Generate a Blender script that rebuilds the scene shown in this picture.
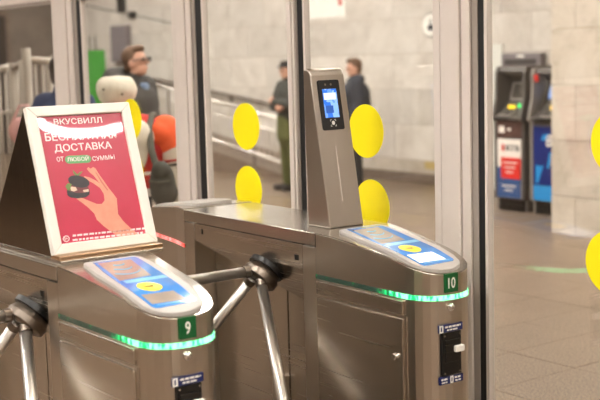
import bpy, bmesh, math, random
from mathutils import Vector, Matrix

random.seed(7)
for o in list(bpy.data.objects):
    bpy.data.objects.remove(o, do_unlink=True)
scene = bpy.context.scene
COL = scene.collection
R = math.radians

# ------------------------------------------------------------------ camera, world, exposure
FPX = 1200.0                                     # focal length in pixels of a 600 px wide frame
CAM = Vector((3.399, -2.589, 1.71))
YAW, PITCH, ROLL = R(143.303), R(7.031), R(-1.528)
FW = Vector((math.cos(YAW) * math.cos(PITCH), math.sin(YAW) * math.cos(PITCH), -math.sin(PITCH)))
r_ = Vector((math.sin(YAW), -math.cos(YAW), 0))
u_ = r_.cross(FW)
RT = math.cos(ROLL) * r_ + math.sin(ROLL) * u_
UP = -math.sin(ROLL) * r_ + math.cos(ROLL) * u_
cd = bpy.data.cameras.new('camera')
cam = bpy.data.objects.new('camera', cd)
COL.objects.link(cam)
cd.sensor_width = 36.0
cd.lens = FPX * 36.0 / 600.0
cd.clip_end = 200
cam.matrix_world = Matrix(((RT.x, UP.x, -FW.x, CAM.x), (RT.y, UP.y, -FW.y, CAM.y), (RT.z, UP.z, -FW.z, CAM.z), (0, 0, 0, 1)))
cd.dof.use_dof = True
cd.dof.focus_distance = 4.35
cd.dof.aperture_fstop = 3.0
scene.camera = cam

w = bpy.data.worlds.new('world')
scene.world = w
w.use_nodes = True
w.node_tree.nodes['Background'].inputs[0].default_value = (0.9, 0.85, 0.78, 1)
w.node_tree.nodes['Background'].inputs[1].default_value = 0.3
scene.view_settings.view_transform = 'Standard'
scene.view_settings.look = 'None'
scene.view_settings.gamma = 1.0
scene.view_settings.use_curve_mapping = False
scene.view_settings.exposure = 1.32
LAMP = 26.0                                      # emission of the ceiling lamps


def ray(x, y):
    return FW + (x - 300) / FPX * RT - (y - 200) / FPX * UP


def on(x, y, ax, val):                           # pixel -> point on an axis aligned plane of the place
    d = ray(x, y)
    return CAM + d * ((val - CAM[ax]) / d[ax])


def on_plane(x, y, p0, n):
    d = ray(x, y)
    return CAM + d * ((p0 - CAM).dot(n) / d.dot(n))


# ------------------------------------------------------------------ materials
def lin(c):
    return tuple(((v / 255) / 12.92 if v / 255 <= .04045 else ((v / 255 + .055) / 1.055) ** 2.4) for v in c) + (1,)


class NT:
    def __init__(s, name):
        s.m = bpy.data.materials.new(name)
        s.m.use_nodes = True
        s.t = s.m.node_tree
        s.b = s.t.nodes['Principled BSDF']
        s.out = s.t.nodes['Material Output']

    def n(s, typ, **kw):
        nd = s.t.nodes.new(typ)
        for k, v in kw.items():
            if k in nd.inputs.keys():
                nd.inputs[k].default_value = v
            else:
                setattr(nd, k, v)
        return nd

    def l(s, a, b):
        s.t.links.new(a, b)


def plain(name, col, rough=.5, metal=0.0, coat=0.0, var=.06, scale=14.0, bump=0.0, emit=0.0):
    k = NT(name)
    tc = k.n('ShaderNodeTexCoord')
    nz = k.n('ShaderNodeTexNoise', Scale=scale, Detail=3.0)
    k.l(tc.outputs['Object'], nz.inputs['Vector'])
    rp = k.n('ShaderNodeValToRGB')
    c = lin(col)
    rp.color_ramp.elements[0].position = .3
    rp.color_ramp.elements[1].position = .7
    rp.color_ramp.elements[0].color = tuple(v * (1 - var) for v in c[:3]) + (1,)
    rp.color_ramp.elements[1].color = tuple(min(1, v * (1 + var)) for v in c[:3]) + (1,)
    k.l(nz.outputs['Fac'], rp.inputs['Fac'])
    k.l(rp.outputs['Color'], k.b.inputs['Base Color'])
    k.b.inputs['Roughness'].default_value = rough
    k.b.inputs['Metallic'].default_value = metal
    k.b.inputs['Coat Weight'].default_value = coat
    k.b.inputs['Coat Roughness'].default_value = .04
    if emit:
        k.l(rp.outputs['Color'], k.b.inputs['Emission Color'])
        k.b.inputs['Emission Strength'].default_value = emit
    if bump:
        bp = k.n('ShaderNodeBump', Strength=bump, Distance=.01)
        k.l(nz.outputs['Fac'], bp.inputs['Height'])
        k.l(bp.outputs['Normal'], k.b.inputs['Normal'])
    return k.m


def steel(name, col=(194, 186, 175), rough=.27, axis=(1.2, 40, 160), bump=0.0):
    k = NT(name)
    tc = k.n('ShaderNodeTexCoord')
    mp = k.n('ShaderNodeMapping')
    mp.inputs['Scale'].default_value = axis
    k.l(tc.outputs['Object'], mp.inputs['Vector'])
    nz = k.n('ShaderNodeTexNoise', Scale=1.0, Detail=4.0)
    k.l(mp.outputs['Vector'], nz.inputs['Vector'])
    big = k.n('ShaderNodeTexNoise', Scale=3.0, Detail=2.0)
    k.l(tc.outputs['Object'], big.inputs['Vector'])
    mr = k.n('ShaderNodeMapRange')
    mr.inputs['To Min'].default_value = rough - .008
    mr.inputs['To Max'].default_value = rough + .010
    k.l(nz.outputs['Fac'], mr.inputs['Value'])
    k.l(mr.outputs['Result'], k.b.inputs['Roughness'])
    rp = k.n('ShaderNodeValToRGB')
    c = lin(col)
    rp.color_ramp.elements[0].color = tuple(v * .9 for v in c[:3]) + (1,)
    rp.color_ramp.elements[1].color = tuple(min(1, v * 1.08) for v in c[:3]) + (1,)
    k.l(big.outputs['Fac'], rp.inputs['Fac'])
    k.l(rp.outputs['Color'], k.b.inputs['Base Color'])
    k.b.inputs['Metallic'].default_value = 1.0
    if bump:
        bp = k.n('ShaderNodeBump', Strength=bump, Distance=.004)
        k.l(nz.outputs['Fac'], bp.inputs['Height'])
        k.l(bp.outputs['Normal'], k.b.inputs['Normal'])
    return k.m


def marble(name, c0, c1, c2, rough=.35):
    k = NT(name)
    g = k.n('ShaderNodeNewGeometry')
    oi = k.n('ShaderNodeObjectInfo')
    cmb = k.n('ShaderNodeVectorMath', operation='SCALE')
    cmb.inputs[0].default_value = (13.0, 7.0, 29.0)
    k.l(oi.outputs['Random'], cmb.inputs['Scale'])
    ad = k.n('ShaderNodeVectorMath', operation='ADD')
    k.l(g.outputs['Position'], ad.inputs[0])
    k.l(cmb.outputs['Vector'], ad.inputs[1])
    nz = k.n('ShaderNodeTexNoise', Scale=1.7, Detail=7.0, Distortion=1.2, Roughness=.6)
    k.l(ad.outputs['Vector'], nz.inputs['Vector'])
    rp = k.n('ShaderNodeValToRGB')
    e = rp.color_ramp.elements
    e[0].position = .32
    e[0].color = lin(c2)
    e[1].position = .66
    e[1].color = lin(c0)
    m = e.new(.47)
    m.color = lin(c1)
    k.l(nz.outputs['Fac'], rp.inputs['Fac'])
    wv = k.n('ShaderNodeTexNoise', Scale=2.4, Detail=5.0, Distortion=3.0)
    k.l(ad.outputs['Vector'], wv.inputs['Vector'])
    vr = k.n('ShaderNodeValToRGB')
    ve = vr.color_ramp.elements
    ve[0].position = .485
    ve[0].color = (1, 1, 1, 1)
    ve[1].position = .515
    ve[1].color = (1, 1, 1, 1)
    vm = ve.new(.5)
    vm.color = (.80, .79, .78, 1)
    k.l(wv.outputs['Fac'], vr.inputs['Fac'])
    mx = k.n('ShaderNodeMixRGB', blend_type='MULTIPLY')
    mx.inputs['Fac'].default_value = .8
    k.l(rp.outputs['Color'], mx.inputs['Color1'])
    k.l(vr.outputs['Color'], mx.inputs['Color2'])
    hv = k.n('ShaderNodeHueSaturation')
    mv = k.n('ShaderNodeMapRange')
    mv.inputs['To Min'].default_value = .86
    mv.inputs['To Max'].default_value = 1.06
    k.l(oi.outputs['Random'], mv.inputs['Value'])
    k.l(mv.outputs['Result'], hv.inputs['Value'])
    k.l(mx.outputs['Color'], hv.inputs['Color'])
    k.l(hv.outputs['Color'], k.b.inputs['Base Color'])
    k.b.inputs['Roughness'].default_value = rough
    return k.m


def granite(name, ca, cb, cc, rough=.4):
    k = NT(name)
    g = k.n('ShaderNodeNewGeometry')
    oi = k.n('ShaderNodeObjectInfo')
    n1 = k.n('ShaderNodeTexNoise', Scale=85.0, Detail=3.0)
    n2 = k.n('ShaderNodeTexNoise', Scale=2.2, Detail=4.0)
    k.l(g.outputs['Position'], n1.inputs['Vector'])
    k.l(g.outputs['Position'], n2.inputs['Vector'])
    rp = k.n('ShaderNodeValToRGB')
    e = rp.color_ramp.elements
    e[0].position = .36
    e[0].color = lin(ca)
    e[1].position = .64
    e[1].color = lin(cc)
    m = e.new(.5)
    m.color = lin(cb)
    k.l(n1.outputs['Fac'], rp.inputs['Fac'])
    hv = k.n('ShaderNodeHueSaturation')
    a = k.n('ShaderNodeMath', operation='ADD')
    k.l(n2.outputs['Fac'], a.inputs[0])
    s = k.n('ShaderNodeMath', operation='MULTIPLY')
    s.inputs[1].default_value = .14
    k.l(oi.outputs['Random'], s.inputs[0])
    k.l(s.outputs[0], a.inputs[1])
    mv = k.n('ShaderNodeMapRange')
    mv.inputs['From Min'].default_value = .25
    mv.inputs['From Max'].default_value = .9
    mv.inputs['To Min'].default_value = .86
    mv.inputs['To Max'].default_value = 1.14
    k.l(a.outputs[0], mv.inputs['Value'])
    k.l(mv.outputs['Result'], hv.inputs['Value'])
    k.l(rp.outputs['Color'], hv.inputs['Color'])
    k.l(hv.outputs['Color'], k.b.inputs['Base Color'])
    k.b.inputs['Roughness'].default_value = rough
    bp = k.n('ShaderNodeBump', Strength=.05, Distance=.002)
    k.l(n1.outputs['Fac'], bp.inputs['Height'])
    k.l(bp.outputs['Normal'], k.b.inputs['Normal'])
    return k.m


def glass_mat():
    k = NT('pane_glass')
    k.t.nodes.remove(k.b)
    tr = k.n('ShaderNodeBsdfTransparent')
    tr.inputs['Color'].default_value = (.955, .96, .95, 1)
    gl = k.n('ShaderNodeBsdfGlossy', Roughness=.02)
    lw = k.n('ShaderNodeLayerWeight', Blend=.5)
    pw = k.n('ShaderNodeMath', operation='POWER')
    pw.inputs[1].default_value = 5.0
    k.l(lw.outputs['Facing'], pw.inputs[0])
    ml = k.n('ShaderNodeMath', operation='MULTIPLY_ADD')
    ml.inputs[1].default_value = .96
    ml.inputs[2].default_value = .055
    k.l(pw.outputs[0], ml.inputs[0])
    mx = k.n('ShaderNodeMixShader')
    k.l(ml.outputs[0], mx.inputs['Fac'])
    k.l(tr.outputs[0], mx.inputs[1])
    k.l(gl.outputs[0], mx.inputs[2])
    k.l(mx.outputs[0], k.out.inputs['Surface'])
    return k.m


def led(name, col, strength, lo, hi):
    """row of light diodes behind a dark strip: lit where the local x lies past lo..hi"""
    k = NT(name)
    tc = k.n('ShaderNodeTexCoord')
    sp = k.n('ShaderNodeSeparateXYZ')
    k.l(tc.outputs['Object'], sp.inputs[0])
    mr = k.n('ShaderNodeMapRange', interpolation_type='SMOOTHSTEP')
    mr.inputs['From Min'].default_value = lo
    mr.inputs['From Max'].default_value = hi
    k.l(sp.outputs['X'], mr.inputs['Value'])
    mp = k.n('ShaderNodeMapping')
    mp.inputs['Scale'].default_value = (1, 1, .35)
    k.l(tc.outputs['Object'], mp.inputs['Vector'])
    nz = k.n('ShaderNodeTexNoise', Scale=75.0, Detail=1.0)
    k.l(mp.outputs['Vector'], nz.inputs['Vector'])
    ad = k.n('ShaderNodeMath', operation='MULTIPLY_ADD')
    ad.inputs[1].default_value = .55
    k.l(mr.outputs['Result'], ad.inputs[0])
    k.l(nz.outputs['Fac'], ad.inputs[2])
    r2 = k.n('ShaderNodeMapRange', interpolation_type='SMOOTHSTEP')
    r2.inputs['From Min'].default_value = .62
    r2.inputs['From Max'].default_value = 1.2
    k.l(ad.outputs[0], r2.inputs['Value'])
    r2.inputs['To Max'].default_value = 1.0
    hot = k.n('ShaderNodeValToRGB')
    hot.color_ramp.elements[0].color = (0, 0, 0, 1)
    hot.color_ramp.elements[1].color = tuple(min(1, v * .9 + .2) for v in col[:3]) + (1,)
    q = hot.color_ramp.elements.new(.55)
    q.color = tuple(v * .55 for v in col[:3]) + (1,)
    k.l(r2.outputs['Result'], hot.inputs['Fac'])
    k.l(hot.outputs['Color'], k.b.inputs['Emission Color'])
    k.b.inputs['Emission Strength'].default_value = strength
    k.b.inputs['Base Color'].default_value = (.03, .06, .045, 1)
    k.b.inputs['Roughness'].default_value = .2
    return k.m


def lcd(name, ca, cb, emit, scale=(30, 9, 9)):
    k = NT(name)
    tc = k.n('ShaderNodeTexCoord')
    mp = k.n('ShaderNodeMapping')
    mp.inputs['Scale'].default_value = scale
    k.l(tc.outputs['Object'], mp.inputs['Vector'])
    vo = k.n('ShaderNodeTexVoronoi', distance='CHEBYCHEV', Scale=1.0)
    k.l(mp.outputs['Vector'], vo.inputs['Vector'])
    sp = k.n('ShaderNodeSeparateXYZ')
    k.l(vo.outputs['Color'], sp.inputs[0])
    rp = k.n('ShaderNodeValToRGB')
    rp.color_ramp.elements[0].color = lin(ca)
    rp.color_ramp.elements[0].position = .3
    rp.color_ramp.elements[1].color = lin(cb)
    rp.color_ramp.elements[1].position = .75
    k.l(sp.outputs['X'], rp.inputs['Fac'])
    k.l(rp.outputs['Color'], k.b.inputs['Base Color'])
    k.l(rp.outputs['Color'], k.b.inputs['Emission Color'])
    k.b.inputs['Emission Strength'].default_value = emit
    k.b.inputs['Roughness'].default_value = .08
    return k.m


def emitter(name, col, s):
    k = NT(name)
    k.b.inputs['Base Color'].default_value = (.8, .8, .8, 1)
    k.b.inputs['Emission Color'].default_value = col
    k.b.inputs['Emission Strength'].default_value = s
    return k.m


M = {}
M['steel'] = steel('brushed_steel')
M['steel_v'] = steel('brushed_steel_upright', axis=(150, 150, 1.2), rough=.29)
M['steel_top'] = steel('brushed_steel_lid', col=(196, 190, 182), rough=.24)
M['tube'] = steel('satin_tube', col=(222, 218, 212), rough=.36, axis=(3, 3, 3), bump=0)
M['hubmetal'] = steel('dark_cast_hub', col=(128, 118, 108), rough=.38, axis=(40, 40, 40), bump=.02)
M['chrome'] = steel('chrome', col=(225, 222, 218), rough=.12, axis=(5, 5, 5), bump=0)
M['mirror_side'] = steel('polished_dark_steel', col=(128, 116, 104), rough=.12, axis=(5, 6, 1.5), bump=.5)
M['alu'] = plain('painted_aluminium', (206, 196, 188), rough=.42, var=.02)
M['alu_dark'] = plain('aluminium_groove', (150, 140, 132), rough=.5, var=.03)
M['gasket'] = plain('black_rubber', (14, 13, 13), rough=.6)
M['glass'] = glass_mat()
M['yellow'] = plain('yellow_vinyl', (250, 232, 0), rough=.45, var=.01)
M['rim'] = plain('grey_plastic', (172, 167, 162), rough=.5, var=.02)
M['blue'] = plain('blue_overlay', (46, 132, 214), rough=.12, coat=.6, var=.1, scale=9)
M['lightblue'] = plain('light_blue_print', (120, 196, 235), rough=.2, var=.03)
M['target'] = plain('yellow_card_target', (247, 220, 62), rough=.25, var=.03)
M['olive_print'] = plain('olive_print', (140, 125, 40), rough=.4)
M['lcd_grey'] = plain('unlit_display', (160, 148, 136), rough=.12, coat=.5, var=.15, scale=12)
M['lcd_white'] = lcd('white_lit_display', (205, 212, 235), (235, 238, 250), .7, (14, 20, 20))
M['green_plate'] = plain('green_plate', (0, 88, 42), rough=.4, var=.03)
M['white_print'] = plain('white_print', (240, 238, 232), rough=.5, var=.01)
M['navy_label'] = plain('navy_label', (28, 38, 92), rough=.35, var=.04)
M['black'] = plain('black_plastic', (15, 14, 13), rough=.35, var=.1)
M['led_green'] = led('green_led_strip', (0.0, .85, .20, 1), 1.5, .30, .50)
M['led_red'] = led('red_led_strip', (1.0, .05, .03, 1), .8, -.2, .1)
M['marble'] = marble('pale_marble', (226, 219, 210), (214, 206, 196), (198, 188, 177))
M['marble_b'] = marble('warm_marble', (216, 206, 193), (206, 195, 180), (188, 174, 158))
M['grout'] = plain('wall_backing', (166, 143, 118), rough=.8, var=.08)
M['granite'] = granite('brown_granite', (80, 65, 52), (116, 97, 80), (150, 129, 108))
M['joint'] = plain('floor_joint', (104, 86, 70), rough=.8, var=.1)
M['plinth'] = granite('dark_granite', (84, 70, 60), (110, 94, 82), (140, 124, 110))
M['ceil'] = plain('ceiling_paint', (226, 220, 210), rough=.9, var=.02)
M['darkwall'] = plain('dim_lobby_wall', (120, 108, 98), rough=.7, var=.15, scale=3)
M['darkdoor'] = plain('dark_door', (56, 46, 40), rough=.4, var=.1)
M['lamp'] = emitter('lamp_diffuser', (1.0, .955, .89, 1), LAMP)
M['lampframe'] = plain('lamp_frame', (200, 198, 194), rough=.5)


# ------------------------------------------------------------------ mesh helpers
class MB:
    def __init__(s):
        s.v = []
        s.f = []

    def add(s, vs, fs, mat=None):
        b = len(s.v)
        for v in vs:
            v = Vector(v)
            s.v.append(mat @ v if mat else v)
        s.f += [tuple(i + b for i in f) for f in fs]
        return s

    def box(s, x0, x1, y0, y1, z0, z1, mat=None):
        return s.add([(x0, y0, z0), (x1, y0, z0), (x1, y1, z0), (x0, y1, z0), (x0, y0, z1), (x1, y0, z1), (x1, y1, z1), (x0, y1, z1)],
                     [(0, 3, 2, 1), (4, 5, 6, 7), (0, 1, 5, 4), (1, 2, 6, 5), (2, 3, 7, 6), (3, 0, 4, 7)], mat)

    def prism(s, pts, axis, a0, a1, mat=None):
        """polygon in the two other axes (in x,y,z order) swept along axis"""
        def mk(p, a):
            q = list(p)
            q.insert(axis, a)
            return q
        n = len(pts)
        vs = [mk(p, a0) for p in pts] + [mk(p, a1) for p in pts]
        fs = [tuple(range(n))[::-1], tuple(range(n, 2 * n))] + [(i, (i + 1) % n, n + (i + 1) % n, n + i) for i in range(n)]
        return s.add(vs, fs, mat)

    def tube(s, path, rad, n=12, mat=None):
        path = [Vector(p) for p in path]
        if not isinstance(rad, (list, tuple)):
            rad = [rad] * len(path)
        b = len(s.v)
        prev = None
        vs = []
        for i, p in enumerate(path):
            d = (path[min(i + 1, len(path) - 1)] - path[max(i - 1, 0)]).normalized()
            if prev is None:
                a = d.orthogonal().normalized()
            else:
                a = (prev - d * prev.dot(d)).normalized()
            prev = a
            c = d.cross(a)
            for k in range(n):
                t = 2 * math.pi * k / n
                vs.append(p + (a * math.cos(t) + c * math.sin(t)) * rad[i])
        fs = []
        for i in range(len(path) - 1):
            for k in range(n):
                fs.append((i * n + k, i * n + (k + 1) % n, (i + 1) * n + (k + 1) % n, (i + 1) * n + k))
        fs.append(tuple(range(n))[::-1])
        fs.append(tuple(range((len(path) - 1) * n, len(path) * n)))
        return s.add(vs, fs, mat)

    def ball(s, c, r, n=14, m=9, mat=None):
        if not isinstance(r, (list, tuple)):
            r = (r, r, r)
        c = Vector(c)
        vs = [c + Vector((0, 0, r[2]))]
        for i in range(1, m):
            t = math.pi * i / m
            for k in range(n):
                a = 2 * math.pi * k / n
                vs.append(c + Vector((r[0] * math.sin(t) * math.cos(a), r[1] * math.sin(t) * math.sin(a), r[2] * math.cos(t))))
        vs.append(c - Vector((0, 0, r[2])))
        fs = [(0, 1 + k, 1 + (k + 1) % n) for k in range(n)]
        for i in range(m - 2):
            for k in range(n):
                fs.append((1 + i * n + k, 1 + (i + 1) * n + k, 1 + (i + 1) * n + (k + 1) % n, 1 + i * n + (k + 1) % n))
        e = len(vs) - 1
        fs += [(e, 1 + (m - 2) * n + (k + 1) % n, 1 + (m - 2) * n + k) for k in range(n)]
        return s.add(vs, fs, mat)

    def mesh(s, name):
        me = bpy.data.meshes.new(name)
        me.from_pydata([tuple(v) for v in s.v], [], s.f)
        bm = bmesh.new()
        bm.from_mesh(me)
        bmesh.ops.recalc_face_normals(bm, faces=bm.faces)
        bm.to_mesh(me)
        bm.free()
        return me

    def build(s, name, mat, parent=None, smooth=False, bevel=0.0, seg=2):
        return link(name, s.mesh(name), mat, parent, smooth, bevel, seg)


def link(name, me, mat, parent=None, smooth=False, bevel=0.0, seg=2):
    o = bpy.data.objects.new(name, me)
    COL.objects.link(o)
    if mat is not None and not me.materials:
        me.materials.append(M[mat] if isinstance(mat, str) else mat)
    if parent is not None:
        o.parent = parent
    if smooth:
        for p in me.polygons:
            p.use_smooth = True
    if bevel:
        md = o.modifiers.new('bevel', 'BEVEL')
        md.width = bevel
        md.segments = seg
        md.limit_method = 'ANGLE'
        md.angle_limit = R(35)
    return o


def tag(o, label=None, cat=None, group=None, kind=None):
    if label:
        o['label'] = label
    if cat:
        o['category'] = cat
    if group:
        o['group'] = group
    if kind:
        o['kind'] = kind
    return o


def empty(name, loc=(0, 0, 0), rz=0.0):
    o = bpy.data.objects.new(name, None)
    COL.objects.link(o)
    o.location = loc
    o.rotation_euler = (0, 0, rz)
    o.empty_display_size = .1
    return o


def copy_tree(o, parent=None):
    c = o.copy()
    COL.objects.link(c)
    c.parent = parent
    for ch in [x for x in bpy.data.objects if x.parent == o]:
        copy_tree(ch, c)
    return c


def frame_matrix(origin, right, up):
    right = Vector(right).normalized()
    up = Vector(up).normalized()
    n = right.cross(up)
    return Matrix(((right.x, up.x, n.x, origin[0]), (right.y, up.y, n.y, origin[1]), (right.z, up.z, n.z, origin[2]), (0, 0, 0, 1)))


def text_mesh(body, width=None, height=None, thick=.0006, mat=None, bold=0.0):
    """lettering as a mesh, lower left corner at the origin, fitted to width x height"""
    cu = bpy.data.curves.new('lettering', 'FONT')
    cu.body = body
    cu.size = 1.0
    cu.offset = bold
    cu.resolution_u = 3
    cu.extrude = .01
    ob = bpy.data.objects.new('lettering_tmp', cu)
    COL.objects.link(ob)
    dg = bpy.context.evaluated_depsgraph_get()
    me = bpy.data.meshes.new_from_object(ob.evaluated_get(dg))
    bpy.data.objects.remove(ob, do_unlink=True)
    xs = [v.co.x for v in me.vertices]
    ys = [v.co.y for v in me.vertices]
    sx = width / (max(xs) - min(xs)) if width else None
    sy = height / (max(ys) - min(ys)) if height else None
    sx = sx or sy
    sy = sy or sx
    x0, y0 = min(xs), min(ys)
    for v in me.vertices:
        c = Vector(((v.co.x - x0) * sx, (v.co.y - y0) * sy, (v.co.z + .01) / .02 * thick))
        v.co = mat @ c if mat else c
    me.materials.clear()
    return me


def lettering(name, body, m, material, parent, width=None, height=None, bold=0.0):
    return link(name, text_mesh(body, width, height, mat=m, bold=bold), material, parent)


# ------------------------------------------------------------------ the room
X0, X1, Y0, Y1, H = -17.5, 8.0, -6.5, 7.78, 4.2
floor = MB().box(X0 - .2, X1 + .2, Y0 - .2, Y1 + .2, -.12, -.006).build('floor', 'joint')
tag(floor, kind='structure')
rest = MB().box(X0, X1, Y0, .46, -.008, 0).build('floor_slab', 'granite', floor)
rest2 = MB().box(X0, -10.4, .46, Y1, -.008, 0).build('floor_slab', 'granite', floor)
rest3 = MB().box(1.10, X1, .46, Y1, -.008, 0).build('floor_slab', 'granite', floor)
TX, TY = .46, .61
tile = MB().box(.0015, TX - .0015, .0015, TY - .0015, -.03, 0).mesh('granite_tile')
nx = int(round((1.10 + 10.4) / TX))
for i in range(nx):
    for j in range(12):
        o = link('granite_tile', tile, 'granite', floor)
        o.location = (-10.4 + i * TX, .46 + j * TY, random.uniform(-.0006, .0004))
ceiling = MB().box(X0 - .2, X1 + .2, Y0 - .2, Y1 + .2, H, H + .15).build('ceiling', 'ceil')
tag(ceiling, kind='structure')


def slab_wall(parent, x0, x1, yface, z0, z1, wd, ht, mat, offset=0.0):
    me = {}
    row = 0
    z = z0
    while z < z1 - .02:
        h = min(ht, z1 - z)
        x = x0 - (offset + (wd * .5 if row % 2 else 0)) % wd
        while x < x1 - .02:
            a, b = max(x, x0), min(x + wd, x1)
            if b - a > .03:
                key = (round(b - a, 3), round(h, 3))
                if key not in me:
                    me[key] = MB().box(.003, b - a - .003, -.02, .012, .003, h - .003).mesh('marble_slab')
                o = link('marble_slab', me[key], mat, parent)
                o.location = (a, yface + random.uniform(-.0015, .0015), z)
            x += wd
        z += ht
        row += 1


wall_back = MB().box(X0 - .2, X1 + .2, Y1, Y1 + .2, 0, H).build('wall_back', 'grout')
tag(wall_back, kind='structure')
slab_wall(wall_back, X0, -3.9, Y1 - .012, .30, H, .95, .45, 'marble', .37)
plinth = MB().box(X0, -3.9, Y1 - .035, Y1 + .02, 0, .13).build('baseboard_back', 'plinth', bevel=.004)
tag(plinth, kind='structure')
strip = MB().box(X0, -3.9, Y1 - .03, Y1 + .02, .132, .298).build('marble_slab', 'marble_b', wall_back)
# nearer stretch of wall on the right that hides the niche
PX0, PY = -3.99, 5.817
wall_niche = MB().box(PX0 + .02, X1 + .2, PY + .012, Y1 + .1, 0, H).build('wall_niche', 'grout')
tag(wall_niche, kind='structure')
slab_wall(wall_niche, PX0, X1, PY, -.155, H, .62, .503, 'marble_b', .34)
wall_left = MB().box(X0 - .2, X0, Y0 - .2, Y1 + .2, 0, H).build('wall_left', 'darkwall')
tag(wall_left, kind='structure')
M['front_stone'] = granite('dark_lobby_stone', (92, 80, 70), (116, 102, 90), (140, 126, 112))
wall_front = MB().box(X0 - .2, X1 + .2, Y0 - .2, Y0, 0, H).build('wall_front', 'front_stone')
tag(wall_front, kind='structure')
wall_right = MB().box(X1, X1 + .2, Y0 - .2, Y1 + .2, 0, H).build('wall_right', 'marble_b')
tag(wall_right, kind='structure')
for k, (ya, yb) in enumerate(((5.55, 6.45), (3.6, 4.5), (2.5, 3.4), (.6, 1.9))):
    d = empty('door_%d' % (k + 1), (X0, ya, 0))
    tag(d, kind='structure')
    wd = yb - ya
    MB().box(0, .06, 0, .07, 0, 2.6).box(0, .06, wd - .07, wd, 0, 2.6).box(0, .06, .07, wd - .07, 2.5, 2.6).build('door_frame', 'plinth', d, bevel=.004)
    MB().box(0, .04, .07, wd - .07, .02, 2.5).build('door_leaf', 'darkdoor', d)
    MB().tube([(.09, wd * .5, .8), (.09, wd * .5, 1.6)], .016).box(.03, .1, wd * .5 - .01, wd * .5 + .01, .84, .87).box(.03, .1, wd * .5 - .01, wd * .5 + .01, 1.53, 1.56).build('door_handle', 'chrome', d)

# unseen ceiling lamps; rows on the gates' side added to brighten the steel
lampbox = MB().box(-.66, .66, -.26, .26, -.02, .05).mesh('lamp_housing')
diff = MB().box(-.62, .62, -.22, .22, -.03, -.021).mesh('lamp_diffuser')
lamps = [(x, 2.2) for x in (-15.4, -12.2, -9.0, -5.8, -2.6)] + [(x, 5.2) for x in (-15.4, -12.2, -9.0, -5.8, -2.6, .6)] + [(x, -2.4) for x in (-9.0, -4.5, -.2, 3.4, 6.6)] + [(x, -5.2) for x in (-4.5, -.2, 3.4)]
for x, y in lamps:
    e = empty('unseen_ceiling_lamp', (x, y, H - .05))
    tag(e, 'long white ceiling lamp panel, unseen, placed to light the hall and gates', 'ceiling lamp', 'unseen ceiling lamps')
    link('housing', lampbox, 'lampframe', e)
    link('diffuser', diff, 'lamp', e)
RZ = 3.75
ring = empty('ring_lamp', (2.56, 1.30, RZ))
tag(ring, 'round ring-shaped ceiling lamp out of the picture above', 'ceiling lamp')
n = 40
vs, fs = [], []
for k in range(n):
    a = 2 * math.pi * k / n
    for rr in (.60, .638):
        for zz in (-.05, 0):
            vs.append((rr * math.cos(a), rr * math.sin(a), zz))
for k in range(n):
    a, b = 4 * k, 4 * ((k + 1) % n)
    fs += [(a, b, b + 2, a + 2), (a + 1, a + 3, b + 3, b + 1), (a, a + 1, b + 1, b), (a + 2, b + 2, b + 3, a + 3)]
M['ringlamp'] = emitter('ring_diffuser', (1, .97, .92, 1), LAMP * 1.0)
MB().add(vs, fs).build('diffuser', 'ringlamp', ring)
for k in range(3):
    a = R(120 * k)
    MB().tube([(.62 * math.cos(a), .62 * math.sin(a), 0), (.62 * math.cos(a), .62 * math.sin(a), H - RZ - .002)], .008, 8).build('rod', 'lampframe', ring)

# ------------------------------------------------------------------ glass partition beside the gates
GY = .465
part = empty('glass_partition', (0, GY, 0))
tag(part, 'tall glass partition in beige metal frames with yellow dots behind the gates', 'partition')
ZT = 2.04


def post(x0, x1, gap=.024, lip=.016):
    """wide mullion: two frame strips with grooves, a core, then a black gasket and a thin lip on its right"""
    wd = x1 - x0
    p = MB()
    p.box(x0, x0 + wd * .16, -.022, .022, 0, 2.12)
    p.box(x0 + wd * .19, x0 + wd * .27, -.026, .026, 0, 2.12)
    p.box(x0 + wd * .30, x0 + wd * .66, -.034, .034, 0, 2.14)
    p.box(x0 + wd * .68, x0 + wd * .87, -.027, .027, 0, 2.12)
    q = p.build('post', 'alu', part, bevel=.002)
    MB().box(x0 + .004, x0 + wd * .87, -.018, .018, 0, 2.11).box(x0 + wd * .87, x1, -.016, .016, 0, 2.11).build('groove', 'alu_dark', q)
    MB().box(x1, x1 + gap, -.012, .012, .1, ZT + .01).build('gasket', 'gasket', q)
    MB().box(x1 + gap, x1 + gap + lip, -.014, .014, .1, ZT + .01).build('lip', 'alu', q)
    return x1 + gap + lip


posts = [(-4.75, -4.45), (-3.0, -2.70), (-1.675, -1.47), (-.735, -.668), (.165, .385), (2.1, 2.32)]
ends = [post(a, b, (.05, .046, .055, .038, .03, .03)[k], .014) for k, (a, b) in enumerate(posts)]
dots = {0: [], 1: [(-2.145, 1.385), (-2.145, 1.10)], 2: [(-1.085, 1.383), (-1.08, 1.098)], 3: [(-.243, 1.392), (-.215, 1.096)], 4: [(.985, 1.40), (.965, 1.015)]}
disc = MB().tube([(0, -.0016, 0), (0, -.0002, 0)], .106, 48).mesh('sticker')
for k in range(len(posts) - 1):
    a, b = ends[k], posts[k + 1][0]
    MB().box(a - .02, b, -.03, .03, ZT, 2.10).build('top_rail', 'alu', part, bevel=.003)
    MB().box(a - .02, b, -.02, .02, ZT - .02, ZT).build('top_bead', 'alu_dark', part)
    MB().box(a - .02, b, -.03, .03, .02, .12).build('bottom_rail', 'alu', part, bevel=.003)
    pane = MB().box(a - .01, b + .01, -.004, .004, .11, ZT + .005).build('pane', 'glass', part)
    for (x, z) in dots[k]:
        s = link('sticker', disc, 'yellow', pane)
        s.location = (x, -.0045, z)

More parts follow.
